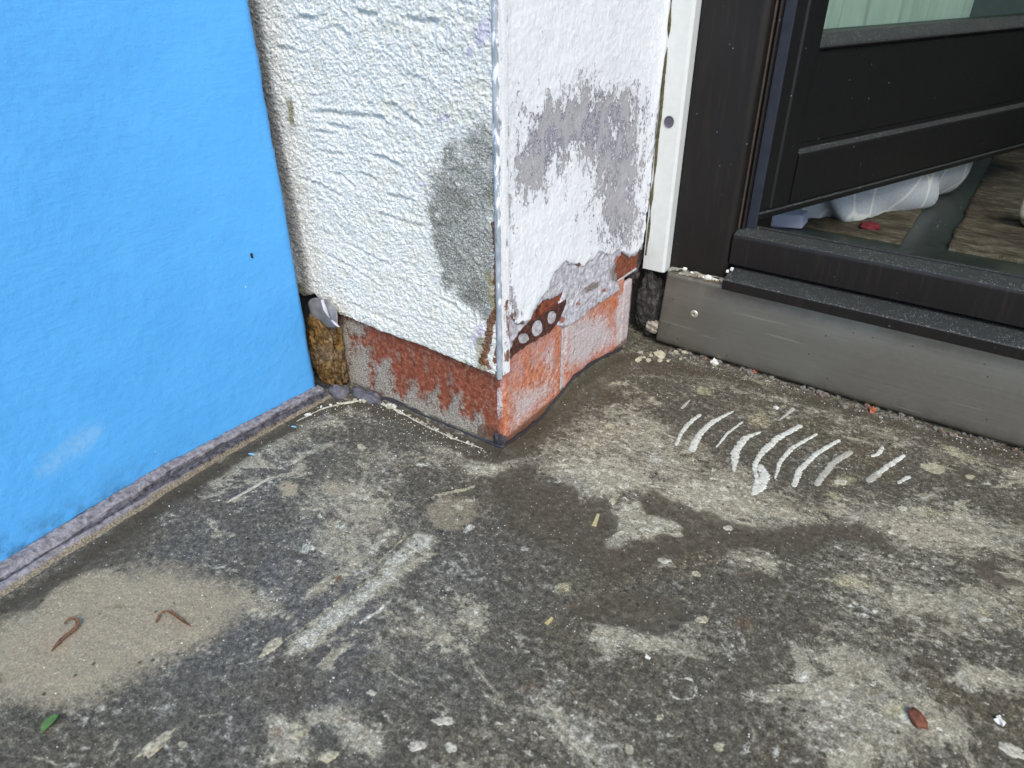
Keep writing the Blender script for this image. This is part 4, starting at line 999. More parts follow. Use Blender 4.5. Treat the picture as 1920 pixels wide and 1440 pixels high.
w_ = MB(); w_.tube([ony(*p, -0.026) for p in [(604, 562), (610, 580), (618, 596)]], [0.0018, 0.0028, 0.0010], 7, 0.4).tube([ony(*p, -0.025) for p in [(622, 600), (630, 608), (636, 613)]], [0.0012, 0.0022, 0.0008], 6, 0.5)
M['lilac'] = plain('white plastic', (0.50, 0.49, 0.53), 0.5, 0.1, 200)
w_.build('membrane_shred', M['lilac'], o, True)
M['slate'] = plain('dark bitumen lump', (0.105, 0.10, 0.115), 0.75, 0.45, 180, bump=0.0015)
for (a, b, y, s, lab) in [((638, 738), None, -0.022, (0.013, 0.010, 0.010), 'dark grey bitumen lump at the foot of the orange foam'), ((690, 742), None, -0.012, (0.020, 0.008, 0.006), 'flat black bitumen lump lying at the left end of the red brick'), ((592, 744), None, -0.038, (0.012, 0.008, 0.006), 'dark bitumen lump at the bottom corner of the blue wall')]:
    c0 = ony(a[0], a[1], y)
    o = link('bitumen_lump', blob_mesh('bitumen_lump', M['slate'], *s, 0.35, int(a[0]), 12, 2.2), None, tuple(c0)); tag(o, lab, 'bitumen lump')

# ------------------------------------------------------------------ door frame
fr = thing('door_frame', 'dark brown door frame with dusty sill rails above a brushed steel kick plate', 'door frame', (0.5, 0.33, 0))
out = [(0.0375, 0.345), (0.0375, 0.3205), (0.0405, 0.3195), (0.058, 0.3205), (0.060, 0.3200), (0.101, 0.3200), (0.106, 0.3212), (0.1095, 0.3240), (0.1105, 0.3285), (0.1108, 0.340), (0.1140, 0.3405), (0.1145, 0.335), (0.1160, 0.3335), (0.1180, 0.335), (0.1185, 0.3440), (0.1235, 0.3440), (0.1235, 0.43), (0.0375, 0.43)]
jm = MB(); jm.prism(out, (0, 0, 0.098), (0, 0, 2.3), (1, 0, 0), (0, 1, 0)); jm.build('jamb', M['frame'], fr, bevel=0.0007)
sl = G('grey rubber seal'); nf = sl.noise(90, 3)
M['seal'] = sl.done(sl.ramp(nf, (0.3, (0.015, 0.018, 0.027)), (0.7, (0.022, 0.026, 0.037))), 0.5, 0, None, 0.3)
MB().prism([(0.1190, 0.3400), (0.1285, 0.3400), (0.1300, 0.3420), (0.1285, 0.3438), (0.1190, 0.3438)], (0, 0, 0.166), (0, 0, 2.3), (1, 0, 0), (0, 1, 0)).build('gasket', M['seal'], fr)
lp = MB(); lp.prism([(0.1103, 0.3335), (0.1115, 0.3325), (0.1128, 0.3335), (0.1128, 0.3400), (0.1103, 0.3400)], (0, 0, 0.166), (0, 0, 2.3), (1, 0, 0), (0, 1, 0))
M['lip'] = plain('worn brown wood edge', (0.042, 0.028, 0.021), 0.5, 0.35, 120)
lp.build('rebate_lip', M['lip'], fr)
X1 = 1.05
rail = [(0.3205, 0.1255), (0.3195, 0.1580), (0.3215, 0.1625), (0.3260, 0.1640), (0.3440, 0.1665), (0.3460, 0.1660), (0.3465, 0.1640), (0.3485, 0.1640), (0.3490, 0.1668), (0.3540, 0.1668), (0.3550, 0.160), (0.3550, 0.098), (0.338, 0.098), (0.338, 0.1255)]
MB().prism(rail, (0.1112, 0, 0), (X1, 0, 0), (0, 1, 0), (0, 0, 1)).build('sill_rail', M['dusty'], fr, bevel=0.0006)
drip = [(0.2900, 0.1045), (0.2895, 0.1165), (0.2915, 0.1183), (0.3130, 0.1200), (0.3375, 0.1208), (0.3375, 0.1085), (0.300, 0.1045)]
MB().prism(drip, (0.1165, 0, 0), (X1, 0, 0), (0, 1, 0), (0, 0, 1)).build('drip_sill', M['dusty'], fr, bevel=0.0008)
# kick plate with a slightly bowed foot and a turned ledge on top
xs = np.concatenate([np.arange(0.0362, 0.125, 0.0022), np.arange(0.125, X1, 0.012)])
pl = [(0.3075, 0.0085), (0.3050, 0.0075), (0.3046, 0.0100), (0.3050, 0.0135), (0.3050, 0.06), (0.3050, 0.0985), (0.3058, 0.1015), (0.3085, 0.1030), (0.3190, 0.1045)]
Xp, Kp, F = grid(xs, np.arange(len(pl)))
pp = np.array(pl)[Kp.astype(int)]
bow = -0.003 * np.clip(1 - ((Xp - 0.30) / 0.28) ** 2, -0.6, 1) * (Kp <= 4) + 0.0006 * fbm(Xp * 30, Kp, 5) * (Kp <= 3)
dents = 0.0005 * fbm(Xp * 10, Kp * 0.6, 8, 2)
left = (Xp < 0.037) * 1.0
topz = np.where((Kp >= 5) & (Xp < 0.116), 0.0012 * fbm(Xp * 160, Kp, 15, 3), 0)
slant = np.interp(pp[:, 1], [0, 0.11], [0.0, 0.0055]) * np.clip((0.06 - Xp) / 0.024, 0, 1)
P = np.stack([Xp + slant + left * 0.0008 * fbm(Kp * 0.9, Kp * 0, 44), pp[:, 0] + dents, pp[:, 1] + bow + topz], 1)
kp = link('kick_plate', raw_mesh('kick_plate', P, F, M['plate'], True), fr)
so = kp.modifiers.new('thick', 'SOLIDIFY'); so.thickness = 0.0014; so.offset = 1
kp['label'] = 'dull brushed steel plate along the door foot'


def screw(name, c, n, r, mat, parent, depth=0.0012):
    """pan head with a cross recess, facing n (0,-1,0)"""
    sc = MB(); k = 20; V = []; F = []
    rings = [(1.0, 0.0), (0.98, 0.5), (0.78, 0.95), (0.40, 1.1)]
    for q, h in rings:
        for i in range(k):
            t = 2 * math.pi * i / k; V.append((c[0] + r * q * math.cos(t), c[1] - h * depth, c[2] + r * q * math.sin(t)))
    for a in range(len(rings) - 1):
        for i in range(k): F.append((a * k + i, (a + 1) * k + i, (a + 1) * k + (i + 1) % k, a * k + (i + 1) % k))
    # recessed cross
    for i in range(k):
        t = 2 * math.pi * i / k; q = 0.34 if i % 5 == 0 else 0.14
        V.append((c[0] + r * q * math.cos(t + 0.3), c[1] + 0.1 * depth, c[2] + r * q * math.sin(t + 0.3)))
    b = len(rings) * k; a = len(rings) - 1
    for i in range(k): F.append((a * k + i, b + i, b + (i + 1) % k, a * k + (i + 1) % k))
    F.append(tuple(range(b, b + k)))
    sc.add(V, F); o = sc.build(name, mat, parent); return o


c0 = ony(1302, 588, 0.3046)
screw('screw', c0, None, 0.0052, M['screw'], kp, 0.0022)['label'] = 'pale cross head screw in the steel plate'
ws = MB(); ws.prism([(0.0066 * math.cos(t), 0.0066 * math.sin(t)) for t in np.linspace(0, 2 * math.pi, 25)[:-1]], (c0[0], 0.3048, c0[2]), (c0[0], 0.3042, c0[2]), (1, 0, 0), (0, 0, 1))
ws.build('screw_washer', M['plate'], kp)
# frayed wood, filler flakes and grime on the ledge at the foot of the jamb
M['fibre'] = plain('frayed wood', (0.17, 0.115, 0.06), 0.9, 0.5, 300)
M['ledge'] = plain('pale dried filler', (0.30, 0.285, 0.235), 0.95, 0.5, 240, bump=0.0012)
xs = np.arange(0.040, 0.1166, 0.0011); ts = np.linspace(0, 1, 16)
Xl, Tl, F = grid(xs, ts)
P = np.stack([Xl, 0.3205 - 0.0125 * Tl - 0.0025 * fbm(Xl * 130, Tl * 0, 3, 3) * Tl, 0.1062 - 0.0016 * Tl + 0.0016 * fbm(Xl * 150, Tl * 3, 6, 4) - 0.002 * (Tl > 0.95)], 1)
link('filler_ledge', raw_mesh('filler_ledge', P, F, M['ledge'], True), fr)
fb = MB()
for i in range(46):
    px = RNG.uniform(1318, 1352) if i < 34 else RNG.uniform(1275, 1320); p0 = ony(px, RNG.uniform(524, 536) if i < 34 else RNG.uniform(512, 522), 0.3068)
    a = RNG.uniform(-0.9, 0.25); L = RNG.uniform(0.003, 0.010)
    p1 = p0 + np.array([math.sin(a) * L * 0.9 - 0.002, -0.0015, -abs(math.cos(a)) * L * 0.7])
    fb.tube([p0, (p0 + p1) / 2 + RNG.normal(0, 0.0004, 3), p1], [0.0005, 0.0004, 0.0001], 4)
fb.build('wood_fibre', M['fibre'], fr)['kind'] = 'stuff'
M['flake'] = plain('white filler flake', (0.66, 0.66, 0.61), 0.85, 0.12, 300)
for px, py, rx, rz in [(1327, 521, 0.0050, 0.0032), (1340, 524, 0.0048, 0.0016), (1317, 519, 0.0022, 0.0015), (1284, 504, 0.0028, 0.0018), (1372, 505, 0.0020, 0.0022), (1364, 509, 0.0016, 0.0020), (1297, 511, 0.0020, 0.0012)]:
    c0 = ony(px, py, 0.3105)
    link('filler_flake', blob_mesh('filler_flake', M['flake'], rx, 0.0014, rz, 0.3, px, 7, 2), fr, tuple(c0))

# ------------------------------------------------------------------ white cover batten
bt = thing('cover_batten', 'white painted cover batten with one countersunk screw beside the dark jamb', 'batten', (0.022, 0.31, 0.10))
MB().prism([(0.0070, 0.3205), (0.0070, 0.3040), (0.0080, 0.3030), (0.0345, 0.3030), (0.0372, 0.3058), (0.0372, 0.3205)], (0, 0, 0.1018), (0, 0, 2.3), (1, 0, 0), (0, 1, 0)).build('batten_strip', M['batten'], bt, bevel=0.0006)
c0 = ony(1255, 228, 0.3030)
hole_ = MB(); k = 24; V = []; F = []
for q, d in [(1.0, -0.0003), (0.96, -0.0002), (0.62, 0.0006)]:
    for i in range(k): t = 2 * math.pi * i / k; V.append((c0[0] + 0.0060 * q * math.cos(t), 0.3030 - 0.0010 + d, c0[2] + 0.0064 * q * math.sin(t)))
for a in range(2):
    for i in range(k): F.append((a * k + i, (a + 1) * k + i, (a + 1) * k + (i + 1) % k, a * k + (i + 1) % k))
F.append(tuple(range(2 * k, 3 * k)))
M['dullscrew'] = plain('dull steel screw', (0.085, 0.080, 0.10), 0.6, 0.3, 500, 0.0)
hole_.add(V, F).build('screw', M['dullscrew'], bt)
M['moss'] = plain('mossy dirt', (0.085, 0.072, 0.032), 0.95, 0.5, 300, bump=0.0015)
zz = np.arange(0.12, 0.47, 0.004)
MB().tube([(0.0108 + 0.0004 * math.sin(z * 90), 0.3034 + 0.0005 * math.sin(z * 55), z) for z in zz], [0.0015 * (1 + 0.5 * math.sin(z * 70 + 3 * math.sin(z * 33))) for z in zz], 6).build('dirt_seam', M['moss'], bt, True)

# ------------------------------------------------------------------ rubble in the gap by the jamb
g = G('dark crumbly mortar', 1.9); nf = g.noise(130, 7, 0.68); nx = g.noise(600, 3)
M['crumb'] = g.done(g.ramp(nf, (0.2, (0.022, 0.019, 0.019)), (0.55, (0.060, 0.053, 0.054)), (0.85, (0.17, 0.15, 0.135))), 0.95, 0, g.bump(g.op('ADD', nf, nx), 0.002, 1.0), 0.2)
for (px, py, y, s, lab) in [((1219, 565)[0], 565, 0.316, (0.017, 0.010, 0.038), 'tall dark crumbly mortar lump between the pillar and the steel plate'), (1178, 505, 0.296, (0.013, 0.012, 0.017), 'broken brown brick end under the peeling plaster by the white batten'), (1226, 610, 0.311, (0.010, 0.008, 0.008), 'small pale mortar lump beside the lower corner of the steel plate')]:
    c0 = ony(px, py, y)
    mt = M['crumb'] if px != 1226 else plain('pale mortar', (0.30, 0.27, 0.21), 0.95, 0.5, 200, bump=0.002)
    o = link('mortar_lump' if px != 1178 else 'broken_brick', blob_mesh('lump', mt, *s, 0.32, px, 26, 2.6, oct_=5), None, tuple(c0)); tag(o, lab, 'mortar lump' if px != 1178 else 'brick')
MB().box(-0.02, 1.05, 0.338, 0.42, -0.05, 0.100).build('void_backing', M['void'], fr)  # dark colour stands in for the shaded void under the plate

# ------------------------------------------------------------------ door leaf, swung inwards
TH = math.radians(69.0)
H0 = np.array([0.1285, 0.347, 0.0]); D = np.array([math.cos(TH), math.sin(TH), 0]); NO = np.array([math.sin(TH), -math.cos(TH), 0])
leaf = thing('open_door', 'black wooden door leaf with a glass pane swung inwards into the room', 'door', tuple(H0))
LW = 0.78


def leaf_box(name, s0, s1, z0, z1, d0, d1, mat, bevel=0.0015):
    b = MB(); V = [H0 + D * s + NO * d + np.array([0, 0, z]) for z in (z0, z1) for d in (d0, d1) for s in (s0, s1)]
    b.add(V, [(0, 2, 3, 1), (4, 5, 7, 6), (0, 1, 5, 4), (2, 6, 7, 3), (0, 4, 6, 2), (1, 3, 7, 5)])
    return b.build(name, mat, leaf, bevel=bevel)


def leaf_prism(name, outline, a, mat, bevel=0.0006, along='s', z=None, s=None):
    b = MB()
    if along == 's': b.prism(outline, H0 + D * a[0], H0 + D * a[1], NO, (0, 0, 1.0))
    else: b.prism(outline, H0 + np.array([0, 0, a[0]]), H0 + np.array([0, 0, a[1]]), D, NO)
    return b.build(name, mat, leaf, bevel=bevel)


TOPZ = 2.2
leaf_prism('stile', [(0.0, -0.045), (0.0, -0.004), (0.002, -0.002), (0.020, -0.002), (0.022, 0.0), (0.052, 0.0), (0.058, -0.004), (0.058, -0.045)], (0.186, TOPZ), M['leaf'], along='z')
leaf_box('stile', LW - 0.07, LW, 0.186, TOPZ, -0.045, 0.0, M['leaf'])
leaf_prism('bottom_rail', [(-0.045, 0.186), (-0.0005, 0.186), (-0.0005, 0.2405), (-0.002, 0.2440), (-0.009, 0.2475), (-0.009, 0.2540), (-0.045, 0.2540)], (0.058, LW - 0.07), M['leaf'])
leaf_prism('weather_bar', [(-0.045, 0.1760), (-0.002, 0.1740), (-0.0015, 0.1808), (-0.0040, 0.1825), (-0.0045, 0.1858), (-0.045, 0.1858)], (0.004, LW), M['leaf'])
leaf_box('door_panel', 0.060, LW - 0.07, 0.2545, 0.3540, -0.035, -0.0075, M['leaf'], 0.0008)
leaf_prism('glazing_ledge', [(-0.045, 0.3545), (-0.0040, 0.3545), (-0.0030, 0.3565), (-0.0050, 0.3590), (-0.0180, 0.3690), (-0.0200, 0.3700), (-0.045, 0.3700)], (0.0585, LW - 0.07), M['leaf'])
gg = bpy.data.materials.new('window glass'); gg.use_nodes = True; nt = gg.node_tree; nt.nodes.clear()
o_ = nt.nodes.new('ShaderNodeOutputMaterial'); mx = nt.nodes.new('ShaderNodeMixShader'); tr = nt.nodes.new('ShaderNodeBsdfTransparent'); gl = nt.nodes.new('ShaderNodeBsdfGlossy'); fz = nt.nodes.new('ShaderNodeLayerWeight'); pw = nt.nodes.new('ShaderNodeMath'); pw.operation = 'MULTIPLY_ADD'; p4 = nt.nodes.new('ShaderNodeMath'); p4.operation = 'POWER'; p4.inputs[1].default_value = 4.5; pw.inputs[1].default_value = 0.55; pw.inputs[2].default_value = 0.025
tr.inputs[0].default_value = (0.86, 0.92, 0.88, 1); gl.inputs['Roughness'].default_value = 0.02
for a, b in [(fz.outputs['Facing'], p4.inputs[0]), (p4.outputs[0], pw.inputs[0]), (pw.outputs[0], mx.inputs[0]), (tr.outputs[0], mx.inputs[1]), (gl.outputs[0], mx.inputs[2]), (mx.outputs[0], o_.inputs[0])]: nt.links.new(a, b)
leaf_box('glass_pane', 0.056, LW - 0.068, 0.366, TOPZ - 0.08, -0.024, -0.021, gg, 0)
leaf_box('top_rail', 0.0582, LW - 0.0702, TOPZ - 0.085, TOPZ, -0.045, -0.0005, M['leaf'])

# ------------------------------------------------------------------ room behind
ZF = 0.10
g = G('dark green painted floor'); nf = g.noise(60, 5, 0.6); nx = g.noise(500, 3)
v = g.vor(120); s = g.n.new('ShaderNodeSeparateColor'); g.put(s.inputs[0], g.vor(120, out='Color'))
c = g.ramp(nf, (0.3, (0.014, 0.020, 0.016)), (0.7, (0.026, 0.035, 0.028)))
c = g.mix(g.op('MULTIPLY', g.step(v, 0.2, 0.08), g.step(s.outputs[0], 0.94, 0.95)), c, (0.4, 0.42, 0.4))
M['green'] = g.done(c, 0.35, 0, g.bump(nx, 0.0002, 0.3), 0.5)
fi = MB(); fi.add([(-1.4, 0.356, ZF), (2.6, 0.356, ZF), (2.6, 3.2, ZF), (-1.4, 3.2, ZF)], [(0, 1, 2, 3)])
structure(fi.build('interior_floor', M['green']))
g = G('mottled brown mat'); st = g.noise(95, 8, 0.74, g.stretch(0.34, 1.0, 1), 0.5); nm = g.noise(9, 4, 0.6, g.stretch(0.6, 1, 1)); nx = g.noise(500, 3)
c = g.ramp(st, (0.30, (0.018, 0.016, 0.011)), (0.48, (0.070, 0.063, 0.041)), (0.62, (0.155, 0.142, 0.10)), (0.78, (0.31, 0.29, 0.225)))
c = g.mix(g.step(nm, 0.42, 0.60, 0, 0.8), c, g.ramp(st, (0.35, (0.022, 0.019, 0.015)), (0.75, (0.10, 0.088, 0.06))))
M['mat'] = g.done(c, 0.95, 0, g.bump(g.op('ADD', st, nx), 0.003, 1.0), 0.15)
for x0, x1, y0, lab in [(-0.25, 0.264, 0.590, 'mottled brown mat inside the door, left of the dark green strip'), (0.317, 0.95, 0.603, 'mottled brown mat inside the door, right of the dark green strip')]:
    us_ = np.arange(x0, x1, 0.006); vs_ = np.arange(y0, 1.5, 0.006)
    Xm, Ym, F = grid(us_, vs_)
    Zm = ZF + 0.004 + 0.0025 * fbm(Xm * 25, Ym * 110, 7, 3)
    P, F, at = skirt(np.stack([Xm + 0.004 * (Xm < x0 + 0.004) * fbm(Ym * 40, Ym * 0, 3), Ym, Zm], 1), F, {}, (0, 0, -0.006))
    tag(link('floor_mat', raw_mesh('floor_mat', P, F, M['mat'])), lab, 'mat')
M['roomwall'] = plain('interior plaster', (0.36, 0.37, 0.30), 0.9, 0.06, 60)
rw = MB(); rw.box(-1.45, -1.4, 0.60, 3.2, 0.0, 0.5).box(-1.45, -1.4, 0.60, 3.2, 2.3, 2.6).box(-1.45, -1.4, 0.6, 0.8, 0.5, 2.3).box(-1.45, -1.4, 2.7, 3.2, 0.5, 2.3).box(2.6, 2.65, 0.42, 3.2, 0.0, 2.6).box(-1.4, 2.6, 3.2, 3.25, 0.0, 2.6)  # unseen opening added in the left wall so daylight reaches the curtain
structure(rw.build('interior_wall', M['roomwall']))
cl = MB(); cl.box(-1.4, 2.6, 0.42, 3.2, 2.6, 2.65); structure(cl.build('ceiling', M['roomwall']))
M['house'] = plain('outer house wall', (0.55, 0.55, 0.52), 0.9, 0.1, 50)
hw = thing('house_wall', 'pale outer house wall around and above the door opening', 'wall', (1.6, 0.4, 0))
h_ = MB(); h_.box(1.06, 2.65, 0.33, 0.60, -0.05, 2.65).box(-0.02, 1.06, 0.33, 0.60, 2.3, 2.65); h_.build('wall', M['house'], hw)

# sheer curtain behind the leaf, its gathered foot lying on the floor
g = G('sheer white voile'); st = g.noise(260, 4, 0.6, g.stretch(1, 1, 0.08)); nb = g.noise(20, 4); wv = g.noise(14, 2, 0.4, None, 1.2)
c = g.ramp(st, (0.3, (0.52, 0.57, 0.55)), (0.7, (0.70, 0.74, 0.72)))
vein = g.step(g.vor(24, g.stretch(1.0, 1.0, 0.55), 'DISTANCE_TO_EDGE'), 0.06, 0.02)
c2 = g.mix(g.op('MULTIPLY', vein, 0.7), g.mix(0.35, c, (0.42, 0.50, 0.56)), (0.88, 0.90, 0.84))
M['voile'] = g.done(c, 0.9, 0, g.bump(st, 0.0006, 0.5), 0.2, **{'Transmission Weight': 0.0})
for mv in (M['voile'],):
    nt = mv.node_tree; pb = nt.nodes['Principled BSDF']; tl_ = nt.nodes.new('ShaderNodeBsdfTranslucent'); ms = nt.nodes.new('ShaderNodeMixShader'); ms.inputs[0].default_value = 0.5
    tl_.inputs[0].default_value = (0.74, 0.80, 0.77, 1)
    nt.links.new(pb.outputs[0], ms.inputs[1]); nt.links.new(tl_.outputs[0], ms.inputs[2]); nt.links.new(ms.outputs[0], nt.nodes['Material Output'].inputs[0])
g2 = G('patterned voile'); vein = g2.step(g2.vor(19, g2.stretch(1.0, 1.0, 0.5), 'DISTANCE_TO_EDGE'), 0.055, 0.02); st2 = g2.noise(300, 4)
M['voile_pat'] = g2.done(g2.mix(g2.op('MULTIPLY', vein, 0.8), g2.ramp(st2, (0.3, (0.33, 0.37, 0.405)), (0.7, (0.44, 0.48, 0.50))), (0.62, 0.64, 0.58)), 0.85, 0, g2.bump(st2, 0.0006, 0.5), 0.2)
DP = -0.115
p_l = onplane(1560, 30, H0 + NO * DP, NO); p_r = onplane(1816, 30, H0 + NO * DP, NO)
s_l = float(np.dot(p_l - H0, D)) - 0.06; s_r = float(np.dot(p_r - H0, D))
ss_ = np.linspace(s_l, s_r, 150); zz_ = np.linspace(0.26, 2.2, 40)
S_, Zc_, F = grid(ss_, zz_)
d_ = DP + 0.012 * np.sin((S_ - s_l) * 115 + 1.5 * np.sin(S_ * 31)) + 0.008 * fbm(S_ * 22, Zc_ * 2, 4, 3) + 0.006 * np.sin(S_ * 40)
P = H0 + S_[:, None] * D + d_[:, None] * NO; P[:, 2] = Zc_
cu_ = thing('sheer_curtain', 'sheer white curtain gathered behind the glass of the open door', 'curtain', (0.2, 0.75, ZF))
o = link('curtain_panel', raw_mesh('curtain_panel', P, F, M['voile']), cu_); sm = o.modifiers.new('t', 'SOLIDIFY'); sm.thickness = 0.0008
# gathered foot
n = 64
th_ = np.linspace(0, math.pi, 33); ph_ = np.linspace(0, 2 * math.pi, 65)[:-1]
T_, Q_ = np.meshgrid(th_, ph_, indexing='ij')
x, y, z = np.sin(T_) * np.cos(Q_), np.sin(T_) * np.sin(Q_), np.cos(T_)
pl_ = 1 + 0.10 * np.sin(Q_ * 7 + 2 * np.sin(T_ * 2)) * np.sin(T_) + 0.10 * fbm(x * 2 + 4, y * 2 + z, 8, 3)
sq = lambda a: np.sign(a) * np.abs(a) ** 0.8
ca = onz(1490, 412, ZF); cb = onz(1725, 345, ZF); mid = (ca + cb) / 2; ax_ = (cb - ca); L_ = np.linalg.norm(ax_); ax_ = ax_ / L_; ay_ = np.array([-ax_[1], ax_[0], 0])
mid = mid - ay_ * 0.002
wdt = 0.082 * (1 + 0.25 * x)
P = mid + (sq(x) * pl_ * L_ * 0.50)[..., None] * ax_ + (sq(y) * pl_ * wdt)[..., None] * ay_ + np.array([0, 0, 1.0]) * (np.maximum(sq(z) * pl_, -0.55) * 0.075 + 0.042)[..., None]
k = 64; idx = np.arange(33 * k).reshape(33, k)
F = np.stack([idx[:-1], idx[1:], np.roll(idx[1:], -1, 1), np.roll(idx[:-1], -1, 1)], -1).reshape(-1, 4)
link('gathered_foot', raw_mesh('gathered_foot', P.reshape(-1, 3), F, M['voile_pat']), cu_)
# small white packet and red cloth under the leaf
M['packet'] = plain('white packet', (0.42, 0.46, 0.60), 0.6, 0.08, 100)
pc = onz(1478, 428, ZF); b = MB()
b.box(-0.030, 0.022, -0.014, 0.018, 0.0, 0.020, lambda p: (p[0] - 0.1 * p[2], p[1] + 0.25 * p[0], p[2] + 0.05 * p[0]))
o = b.build('packet', M['packet'], bevel=0.002); o.location = (pc[0] - 0.004, pc[1] + 0.012, ZF); tag(o, 'small white packet on the floor in the corner under the open door', 'packet')
M['red'] = plain('red cloth', (0.11, 0.010, 0.014), 0.85, 0.4, 150)
pc = onz(1628, 432, ZF)
o = link('cloth_scrap', blob_mesh('cloth_scrap', M['red'], 0.013, 0.011, 0.005, 0.4, 5, 14, 2.5), None, (pc[0], pc[1], ZF + 0.006)); tag(o, 'dark red cloth scrap beside the gathered foot of the curtain', 'cloth')
M['beige'] = plain('beige rounded foot', (0.40, 0.37, 0.26), 0.6, 0.15, 200)
pc = onz(1932, 432, ZF)
ft = thing('furniture_foot', 'rounded beige furniture foot on the mat at the right edge', 'furniture foot', (pc[0], pc[1], ZF))
link('foot_cap', blob_mesh('foot_cap', M['beige'], 0.020, 0.020, 0.030, 0.02, 5, 16, 1), ft, (pc[0], pc[1], ZF + 0.034))
link('foot_disc', blob_mesh('foot_disc', M['beige'], 0.013, 0.008, 0.018, 0.02, 6, 12, 1), ft, (pc[0] - 0.010, pc[1] - 0.016, ZF + 0.036))

# ================================================================== small things on the floor
# pale adhesive strokes left on the concrete: thin raised ribbons, parts of the floor
g = G('pale adhesive'); nf = g.noise(260, 5, 0.65); nx = g.noise(900, 3)
c = g.ramp(nf, (0.33, (0.22, 0.205, 0.16)), (0.45, (0.50, 0.50, 0.43)), (0.68, (0.66, 0.68, 0.63)))
M['adhesive'] = g.done(c, 0.7, 0, g.bump(nx, 0.0006, 0.7), 0.3)
g = G('thin greyed adhesive'); nf = g.noise(260, 5, 0.65)
M['adhesive_thin'] = g.done(g.ramp(nf, (0.3, (0.24, 0.23, 0.19)), (0.7, (0.46, 0.45, 0.385))), 0.8, 0, g.bump(nf, 0.0006, 0.7), 0.3)


def to_px(p): return (1200 + p[0] / 2.667, 700 + p[1] / 2.667)


def ribbon(name, pts, widths, mat, h=0.0011, seed=0, parent=floor):
    Q = np.array([onz(*p, 0.0)[:2] for p in pts])
    d = np.r_[0, np.cumsum(np.hypot(*np.diff(Q, axis=0).T))]; n = max(8, int(d[-1] / 0.0009))
    t = np.linspace(0, d[-1], n); sm_ = lambda a: np.convolve(np.pad(a, 6, mode='reflect', reflect_type='odd'), np.ones(13) / 13, 'valid') if n > 16 else a
    cx, cy = sm_(np.interp(t, d, Q[:, 0])), sm_(np.interp(t, d, Q[:, 1]))
    tx, ty = np.gradient(cx), np.gradient(cy); L = np.hypot(tx, ty) + 1e-12; nx_, ny_ = -ty / L, tx / L
    w = np.interp(t, np.linspace(0, d[-1], len(widths)), widths) * 0.5
    ar = np.arange(n) * 1.0
    wl = w * (1 + 0.55 * fbm(ar * 0.5, ar * 0, seed, 4, 0.65)); wr = w * (1 + 0.55 * fbm(ar * 0.5, ar * 0 + 7, seed + 3, 4, 0.65))
    cap = np.sqrt(np.clip(np.minimum(ar, n - 1 - ar) / 3.0, 0.02, 1)); wl *= cap; wr *= cap
    V = []; F = []; K = 6
    for i in range(n):
        for q, hh in [(-1, -0.0008), (-0.98, 0.35 * h), (-0.6, h), (0.6, h), (0.98, 0.35 * h), (1, -0.0008)]:
            ww = wl[i] if q < 0 else wr[i]
            x, y = cx[i] + nx_[i] * ww * q, cy[i] + ny_[i] * ww * q
            V.append((x, y, floor_z(x, y) + hh))
    for i in range(n - 1):
        for k in range(K - 1): F.append((i * K + k, i * K + k + 1, (i + 1) * K + k + 1, (i + 1) * K + k))
    return link(name, raw_mesh(name, V, F, mat), parent)


PXM = 0.00062
for i, (pts, wd, mt) in enumerate([
    ([(305, 200), (240, 250), (200, 310), (178, 360)], [13, 18, 15, 11], 0), ([(470, 185), (360, 240), (290, 310), (255, 388)], [8, 20, 25, 28], 0), ([(515, 240), (440, 295), (380, 370)], [9, 11, 6], 0),
    ([(605, 290), (530, 320), (478, 385), (470, 490)], [10, 26, 32, 8], 0), ([(810, 255), (690, 320), (605, 400), (572, 460), (585, 530), (560, 610)], [20, 22, 26, 18, 14, 8], 0), ([(600, 455), (625, 510), (600, 570), (565, 606)], [24, 34, 34, 16], 0),
    ([(888, 300), (760, 370), (700, 440), (675, 530)], [10, 16, 18, 6], 0), ([(1000, 330), (880, 400), (800, 480), (768, 566)], [14, 18, 20, 20], 0), ([(1060, 385), (960, 450), (878, 560)], [22, 24, 20], 1), ([(1215, 365), (1195, 400), (1155, 412)], [14, 16, 16], 0),
    ([(1325, 405), (1240, 460), (1185, 500)], [14, 20, 20], 0), ([(1200, 490), (1135, 542)], [22, 24], 1), ([(1350, 510), (1290, 545)], [18, 12], 0), ([(250, 130), (205, 175)], [8, 12], 1), ([(770, 170), (730, 205), (700, 225)], [22, 12, 8], 1)]):
    ribbon('adhesive_stroke', [to_px(p) for p in pts], [w / 2.667 * PXM * 1.25 for w in wd], M['adhesive_thin'] if mt else M['adhesive'], 0.0005, 40 + i)
ribbon('adhesive_stroke', [(428, 940), (466, 918), (505, 896)], [0.0028, 0.0036, 0.0038], M['adhesive_thin'], 0.0008, 90)


